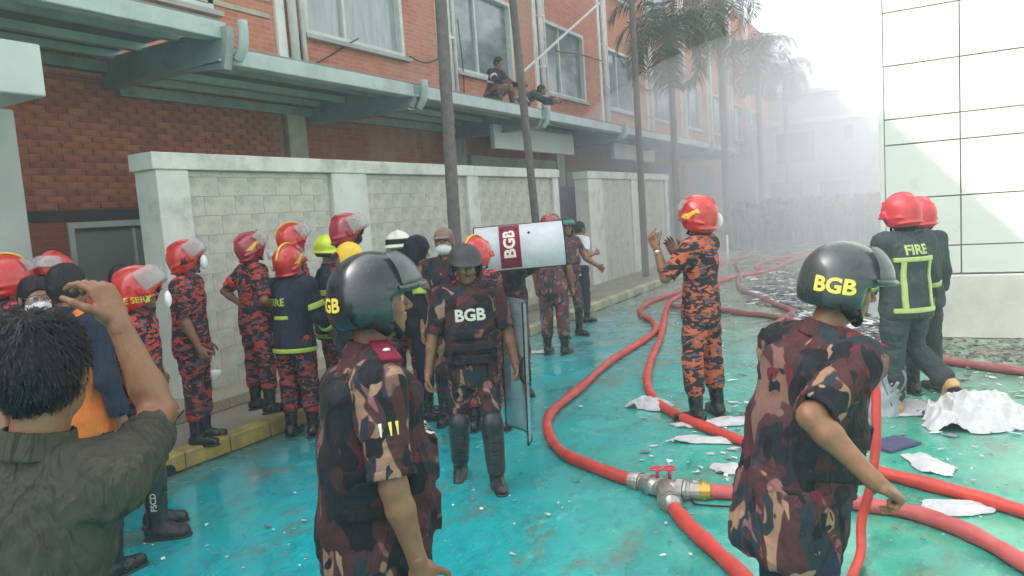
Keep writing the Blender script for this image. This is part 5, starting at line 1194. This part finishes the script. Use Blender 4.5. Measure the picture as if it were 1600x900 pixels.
hose('dull hose zigzagging through the debris and looping beside the front right guard', [(1149, 410), (1157, 428), (1153, 440), (1159, 453), (1178, 461), (1213, 476), (1238, 487), (1222, 500), (1200, 513), (1192, 525), (1200, 540), (1240, 560)], 'hoseold', .045, per=8)
hose('distant hose, farthest of those bending right in the smoke', [(1105, 420), (1140, 406), (1167, 400), (1187, 384), (1215, 381), (1260, 378)], 'hosepink', .05)
hose('distant hose crossing just before the farthest one', [(1105, 441), (1147, 432), (1173, 428), (1204, 422), (1250, 402), (1290, 396)], 'hosepink', .05)
hose('distant hose ending in a hooked bend beside the dark debris', [(1186, 421), (1182, 417), (1190, 411), (1209, 406), (1249, 397), (1300, 390)], 'hosepink', .05)
# hose standing up behind the front right guard
e0 = G(1345, 862, .05); b = MB(); base_ = np.array([e0[0], e0[1], 0.0]); dp = Dz(1345, 862)
pts = [G(1330, 905, .045), e0, GD(1346, 815, dp-.03), GD(1360, 760, dp-.04), GD(1368, 700, dp-.02), GD(1369, 650, dp), GD(1366, 600, dp+.04), GD(1340, 570, dp+.05)]
t = thing('fire_hose', 'red hose rising upright behind the chest of the front right guard', 'fire hose', tuple(base_), group='fire hoses on the ground'); b.tube([p-base_ for p in catmull(pts, 8)], .024, 12); b.build('hose_tube', M['hose'], t, smooth=True)
# junction: a dividing breeching with two valves
jp = G(1036, 764, .06); j = thing('hose_junction', 'metal hose junction with valve wheels where three hoses meet', 'hose coupling', (jp[0], jp[1], 0)); 
def jv(px, py, z=.06): return G(px, py, z)-V3(jp[0], jp[1], 0)
q = MB(); c0 = V3(0, 0, .065); q.tube([jv(1004, 755), c0], [.052, .062], 16); q.tube([c0, jv(1072, 766)], [.062, .05], 16); q.tube([c0, jv(1052, 790)], [.062, .05], 16); sph(q, c0, .075, 12, (1, 1, .8)); q.build('body', M['alloy'], j, smooth=True)
for (a_, k_) in (((1018, 757), 1), ((1062, 766), 1), ((1047, 782), 1)):
    w_ = jv(*a_); ax = nrm(w_-c0); q = MB(); q.tube([w_-ax*.02, w_+ax*.02], .074, 8); q.tube([w_+ax*.025, w_+ax*.04], .066, 16); q.build('locking_ring', M['alloy'], j)
for dx, dy in ((.03, .05), (-.04, .02)):
    q = MB(); q.tube([c0+V3(dx, dy, .05), c0+V3(dx, dy, .12)], .012, 8); q.tube([c0+V3(dx+.04*math.cos(a), dy+.04*math.sin(a), .12) for a in np.linspace(0, 6.28, 15)], .007, 6); q.tube([c0+V3(dx-.04, dy, .12), c0+V3(dx+.04, dy, .12)], .006, 6); q.build('valve_wheel', M['pinkprint'], j, smooth=True)
b = MB(); pts = [G(1150, 792, .012), G(1110, 790, .012), G(1085, 787, .012), G(1083, 779, .015), G(1095, 775, .02)]; b.tube(catmull(pts, 6), .006, 6); tag(b.build('cord', M['blackgear'], smooth=True), 'thin dark cord looping under the pink hose by its brass ring', 'cord')
# ------------------------------------------------------------------ cloths, paper and rubble
def crumple(px, py, w, d, h, label, mat='whitecloth', seed=0, rot=0., n=70, sharp=1.0, name='white_cloth', flat=.0, cat='cloth'):
    c = G(px, py, 0); vs = []; N = n; R = rot; off = Vector((seed*3.7, seed*1.3, 0)); fs = []
    for j in range(N+1):
        for i in range(N+1):
            u, v = 2*i/N-1, 2*j/N-1; a = math.atan2(v, u); edge = 1+.28*mnoise.noise(Vector((math.cos(a)*1.3, math.sin(a)*1.3, 0))+off)+.12*mnoise.noise(Vector((math.cos(a)*4, math.sin(a)*4, 2))+off)
            x, y = u*w/2*edge, v*d/2*edge; rr = min(1, max(abs(u), abs(v))); p = Vector((x*5, y*5, 0))+off
            rid = 1-abs(mnoise.noise(p*.8+Vector((mnoise.noise(p*.7), mnoise.noise(p*.9+Vector((3, 1, 0))), 0))*1.3))*2.2; rid2 = 1-abs(mnoise.noise(p*1.9))*2.0
            env = (1-rr**3)*(.35+.65*max(0, .55+mnoise.noise(p*.35+Vector((1, 1, 1)))*1.4)); z = .004+h*env*(.45+.34*max(0, rid)+.14*max(0, rid2)*sharp)*(1 if rr < 1 else 0)+.012*(1-rr)
            x += .02*mnoise.noise(p*2+Vector((7, 7, 7))); y += .02*mnoise.noise(p*2+Vector((9, 2, 4)))
            vs.append((x*math.cos(R)-y*math.sin(R), x*math.sin(R)+y*math.cos(R), max(.005, z)))
    W_ = N+1; fs = [(j*W_+i, j*W_+i+1, (j+1)*W_+i+1, (j+1)*W_+i) for j in range(N) for i in range(N) if ((2*i/N-1)**2+(2*j/N-1)**2) < 1.35+.35*mnoise.noise(Vector((i*.12, j*.12, seed)))]
    q = MB(); q.add(vs, fs); o = q.build(name, M[mat], smooth=True, loc=(c[0], c[1], .004)); return tag(o, label, cat)
M['whitesheet'] = plain('wet_white_sheet', (.50, .50, .51), .6, .18, 14, .9, 45)
ra = math.atan2(IR[1], IR[0])
crumple(1530, 660, .84, .52, .25, 'largest crumpled heap of white cloth beside the turnout coat firefighter', 'whitesheet', 1, ra, 110)
crumple(1600, 662, .55, .35, .10, 'flatter white and grey cloth trailing right from the largest heap', 'whitesheet', 2, ra, 60)
crumple(1450, 726, .22, .42, .04, 'narrow scatter of white paper between the large heap and the red hose', 'whitesheet', 3, ra, 60, name='white_paper', cat='paper')
crumple(1496, 796, .44, .20, .10, 'small crumpled white cloth lying between the two hoses at the lower right', 'whitesheet', 4, ra, 70)
crumple(1146, 735, .26, .16, .05, 'white rag lying above the pink hose left of the front right guard', 'whitesheet', 5, ra, 60)
crumple(1016, 636, .36, .26, .10, 'white cloth bunched against the left side of the bending hose', 'whitesheet', 6, ra-.5, 70)
crumple(1120, 663, .75, .18, .05, 'white cloth strip behind the boots of the filming firefighter', 'whitesheet', 7, ra-.05, 60)
crumple(1105, 690, .62, .14, .045, 'flat white strip of cloth in front of the filming firefighter\'s boots', 'whitesheet', 8, ra-.25, 60)
crumple(1400, 640, .55, .45, .08, 'low white cloth under the stepping firefighter\'s yellow boot', 'whitesheet', 9, ra, 60)
crumple(840, 551, .42, .20, .03, 'thin pale scrap lying near the kerb behind the lifted shield', 'whitesheet', 10, ra, 40)
M['greysheet'] = clear('grey_plastic', (.42, .46, .48), .8, .3, .18)
# grey torn plastic hanging over wreckage behind the turnout coat firefighter
q = Sdf(); c = G(1375, 642, 0); z_ = V3(0, 0, 1)
fr = thing('wrecked_frame', 'tangled grey wreckage and torn sheet left of the turnout coat firefighter', 'wreckage', (c[0], c[1], 0)); R = random.Random(5)
for k_ in range(16):
    a = V3(R.uniform(-.3, .22), R.uniform(-.2, .3), R.uniform(.0, .15)); b_ = a+V3(R.uniform(-.25, .25), R.uniform(-.25, .25), R.uniform(.1, .5)); m_ = (a+b_)/2+V3(R.uniform(-.08, .08), R.uniform(-.08, .08), R.uniform(-.05, .1)); q = MB(); q.tube(catmull([a, m_, b_], 5), R.uniform(.006, .014), 6); q.build('bent_bar', M[R.choice(['greycloth', 'joint', 'shutter'])], fr, smooth=True)
v, f = patch((-.05, 0, .0), (.26, .22, .5), (-180, 180), (-2, 80), .004, n=(60, 26)); q = MB()
v = [p*(1+.16*mnoise.noise(Vector(p*7))+.08*mnoise.noise(Vector(p*19))) for p in v]; q.add(v, f); q.build('torn_sheet', M['greysheet'], fr, smooth=True)
# folder
c = G(1395, 696, 0); q = MB(); q.box(-.17, .17, -.11, .11, .0, .012); q.box(-.165, .165, -.105, .108, .0125, .018); o = q.build('folder', plain('navy_folder', (.06, .06, .14), .5, .2, 10, .1, 40), bevel=.002, loc=(c[0], c[1], .005)); o.rotation_euler = (0, 0, ra+.45); tag(o, 'dark navy folder lying open faced on the green ground by the white cloth', 'folder')
# charred rubble and scattered scraps: nobody could count them
def scraps(name, label, cat, regions, n, mats, size=(.02, .09), thick=.012, seed=3, lump=False):
    R = random.Random(seed); q = MB()
    for _ in range(n):
        (x0, y0, x1, y1) = R.choice(regions); px, py = R.uniform(x0, x1), y0+(y1-y0)*R.random()**.8; c = G(px, py, 0); sz = R.uniform(*size)*(R.random()**.6+.25); a0 = R.uniform(0, 6.3); k = R.choice((4, 5, 6)); hgt = R.uniform(.2, 1)*thick; tx, ty = R.uniform(-.3, .3), R.uniform(-.3, .3)
        ring = [(c[0]+math.cos(a0+6.283*i/k)*sz*R.uniform(.5, 1.2)*(1.6 if i % 2 else .7), c[1]+math.sin(a0+6.283*i/k)*sz*R.uniform(.4, 1.0)) for i in range(k)]
        zz = .006+R.uniform(0, .01)+(R.random()**3*.10 if lump else 0)
        lo = [(x, y, max(.005, zz+(x-c[0])*tx+(y-c[1])*ty)) for x, y in ring]; hi = [(x, y, z+.002+hgt) for x, y, z in lo]; v = lo+hi
        q.add(v, [tuple(range(k-1, -1, -1)), tuple(range(k, 2*k))]+[(i, (i+1) % k, k+(i+1) % k, k+i) for i in range(k)], R.randrange(len(mats)))
    o = q.build(name, [M[m] for m in mats], kind='stuff'); return tag(o, label, cat)
M['char'] = plain('charred_scrap', (.03, .032, .035), .5, .5, 10, .3, 40); M['ash'] = plain('ash_scrap', (.16, .17, .175), .6, .4, 10, .3, 40)
scraps('rubble', 'dark charred rubble and foil scraps strewn across the middle of the street', 'rubble', [(1170, 432, 1300, 478), (1200, 420, 1330, 452), (1240, 450, 1300, 520), (1290, 500, 1400, 560)], 3200, ['char', 'ash', 'ash', 'concrete', 'mask'], (.02, .10), .015, 3, False)
scraps('wet_ash', 'grey ash and scraps along the foot of the clad wall', 'rubble', [(1440, 530, 1640, 560), (1480, 534, 1640, 575)], 420, ['ash', 'concrete', 'char', 'concrete', 'concrete'], (.012, .04), .006, 4, False)
scraps('paper_scraps', 'white paper and foil scraps scattered along the hoses and in front of the clad wall', 'litter', [(1110, 440, 1300, 640), (1130, 620, 1240, 720), (1350, 560, 1600, 720), (1000, 600, 1170, 760), (1430, 575, 1600, 640)], 260, ['mask', 'whitesheet', 'whitesheet', 'ash'], (.010, .042), .004, 9)
scraps('litter', 'tiny white scraps of paper and foam scattered over the wet teal ground', 'litter', [(380, 650, 1160, 890), (820, 470, 1050, 700), (1040, 480, 1200, 640), (1380, 570, 1590, 860), (200, 760, 480, 890), (640, 600, 880, 800)], 260, ['mask', 'whitesheet', 'ash'], (.005, .017), .003, 6)
# ------------------------------------------------------------------ things against the wall
c = GX(412, 640, -6.38); q = MB(); top = GX(402, 418, -6.52)
br = thing('broom', 'broom with a teal head leaning on the block wall behind the navy jacket', 'broom', (c[0], c[1], .25)); q.tube([V3(.02, 0, .04), V3(top[0]-c[0], top[1]-c[1], top[2]-.25)], .013, 8); q.build('handle', M['tan'], br, smooth=True)
q = MB(); q.box(-.04, .04, -.16, .16, .0, .07); q.build('brush_head', M['green'], br, bevel=.01)
c = GX(338, 592, -6.5); q = MB(); q.tube([(0, 0, .0), (.01, 0, .09)], [.03, .055], 12); q.tube([(0, 0, .09), (0, -.02, .5)], .006, 6); tag(q.build('hanging_funnel', M['mask'], smooth=True, loc=tuple(c)), 'small white funnel hung on the wall between two firefighters', 'funnel')
q = MB(); x, y = -5.75, 13.2; q.box(-.12, .12, -.12, .12, 0, 1.1); 
# thin white post and lamp seen in the smoke
p = GY(1139, 460, 17); 
b = MB(); c = GY(1139, 447, 18.5); b.tube([(0, 0, 0), (0, 0, 1.0)], .03, 8); tag(b.build('marker_post', M['pipe'], smooth=True, loc=(c[0], 18.5, 0)), 'short white marker post standing in the smoke past the filming firefighter', 'post')
# ------------------------------------------------------------------ smoke drifting down the street
sm = bpy.data.materials.new('smoke_air'); sm.use_nodes = True; hn = sm.node_tree.nodes; hl = sm.node_tree.links
hn.remove(hn['Principled BSDF']); pv = hn.new('ShaderNodeVolumePrincipled'); pv.inputs['Color'].default_value = (.95, .96, .98, 1); pv.inputs['Anisotropy'].default_value = .1
stc = hn.new('ShaderNodeTexCoord'); sno = hn.new('ShaderNodeTexNoise'); sno.inputs['Scale'].default_value = .22; sno.inputs['Detail'].default_value = 3; smr = hn.new('ShaderNodeMapRange')
hl.new(stc.outputs['Object'], sno.inputs['Vector']); hl.new(sno.outputs['Fac'], smr.inputs[0]); smr.inputs[1].default_value = .36; smr.inputs[2].default_value = .68; smr.inputs[3].default_value = SMOKE*.35; smr.inputs[4].default_value = SMOKE*2.0; hl.new(smr.outputs[0], pv.inputs['Density'])
hl.new(pv.outputs[0], hn['Material Output'].inputs['Volume'])
for (cx_, cy_, cz_, rx, ry, rz_, lab) in ((-2.5, 24.5, .6, 8.5, 13, 6.0, 'thick pale smoke filling the far half of the street'), ):
    q = MB(); sph(q, (0, 0, 0), 1, 24, (rx, ry, rz_)); v = np.array(q.v); v[:, 2] = np.maximum(v[:, 2], -cz_+.02); q.v = [tuple(a) for a in v]; o = q.build('smoke', sm, smooth=True, loc=(cx_, cy_, cz_), kind='stuff'); tag(o, lab, 'smoke')
# ------------------------------------------------------------------ air
hz = bpy.data.materials.new('haze_air'); hz.use_nodes = True; hn = hz.node_tree.nodes; hl = hz.node_tree.links
hn.remove(hn['Principled BSDF']); pv = hn.new('ShaderNodeVolumePrincipled'); pv.inputs['Color'].default_value = (.86, .90, .95, 1)
pv.inputs['Density'].default_value = HAZE; pv.inputs['Anisotropy'].default_value = .2
hl.new(pv.outputs[0], hn['Material Output'].inputs['Volume'])
b = MB(); b.box(-70, 70, -32, 74, -1, 14); o = b.build('haze', hz, kind='stuff')
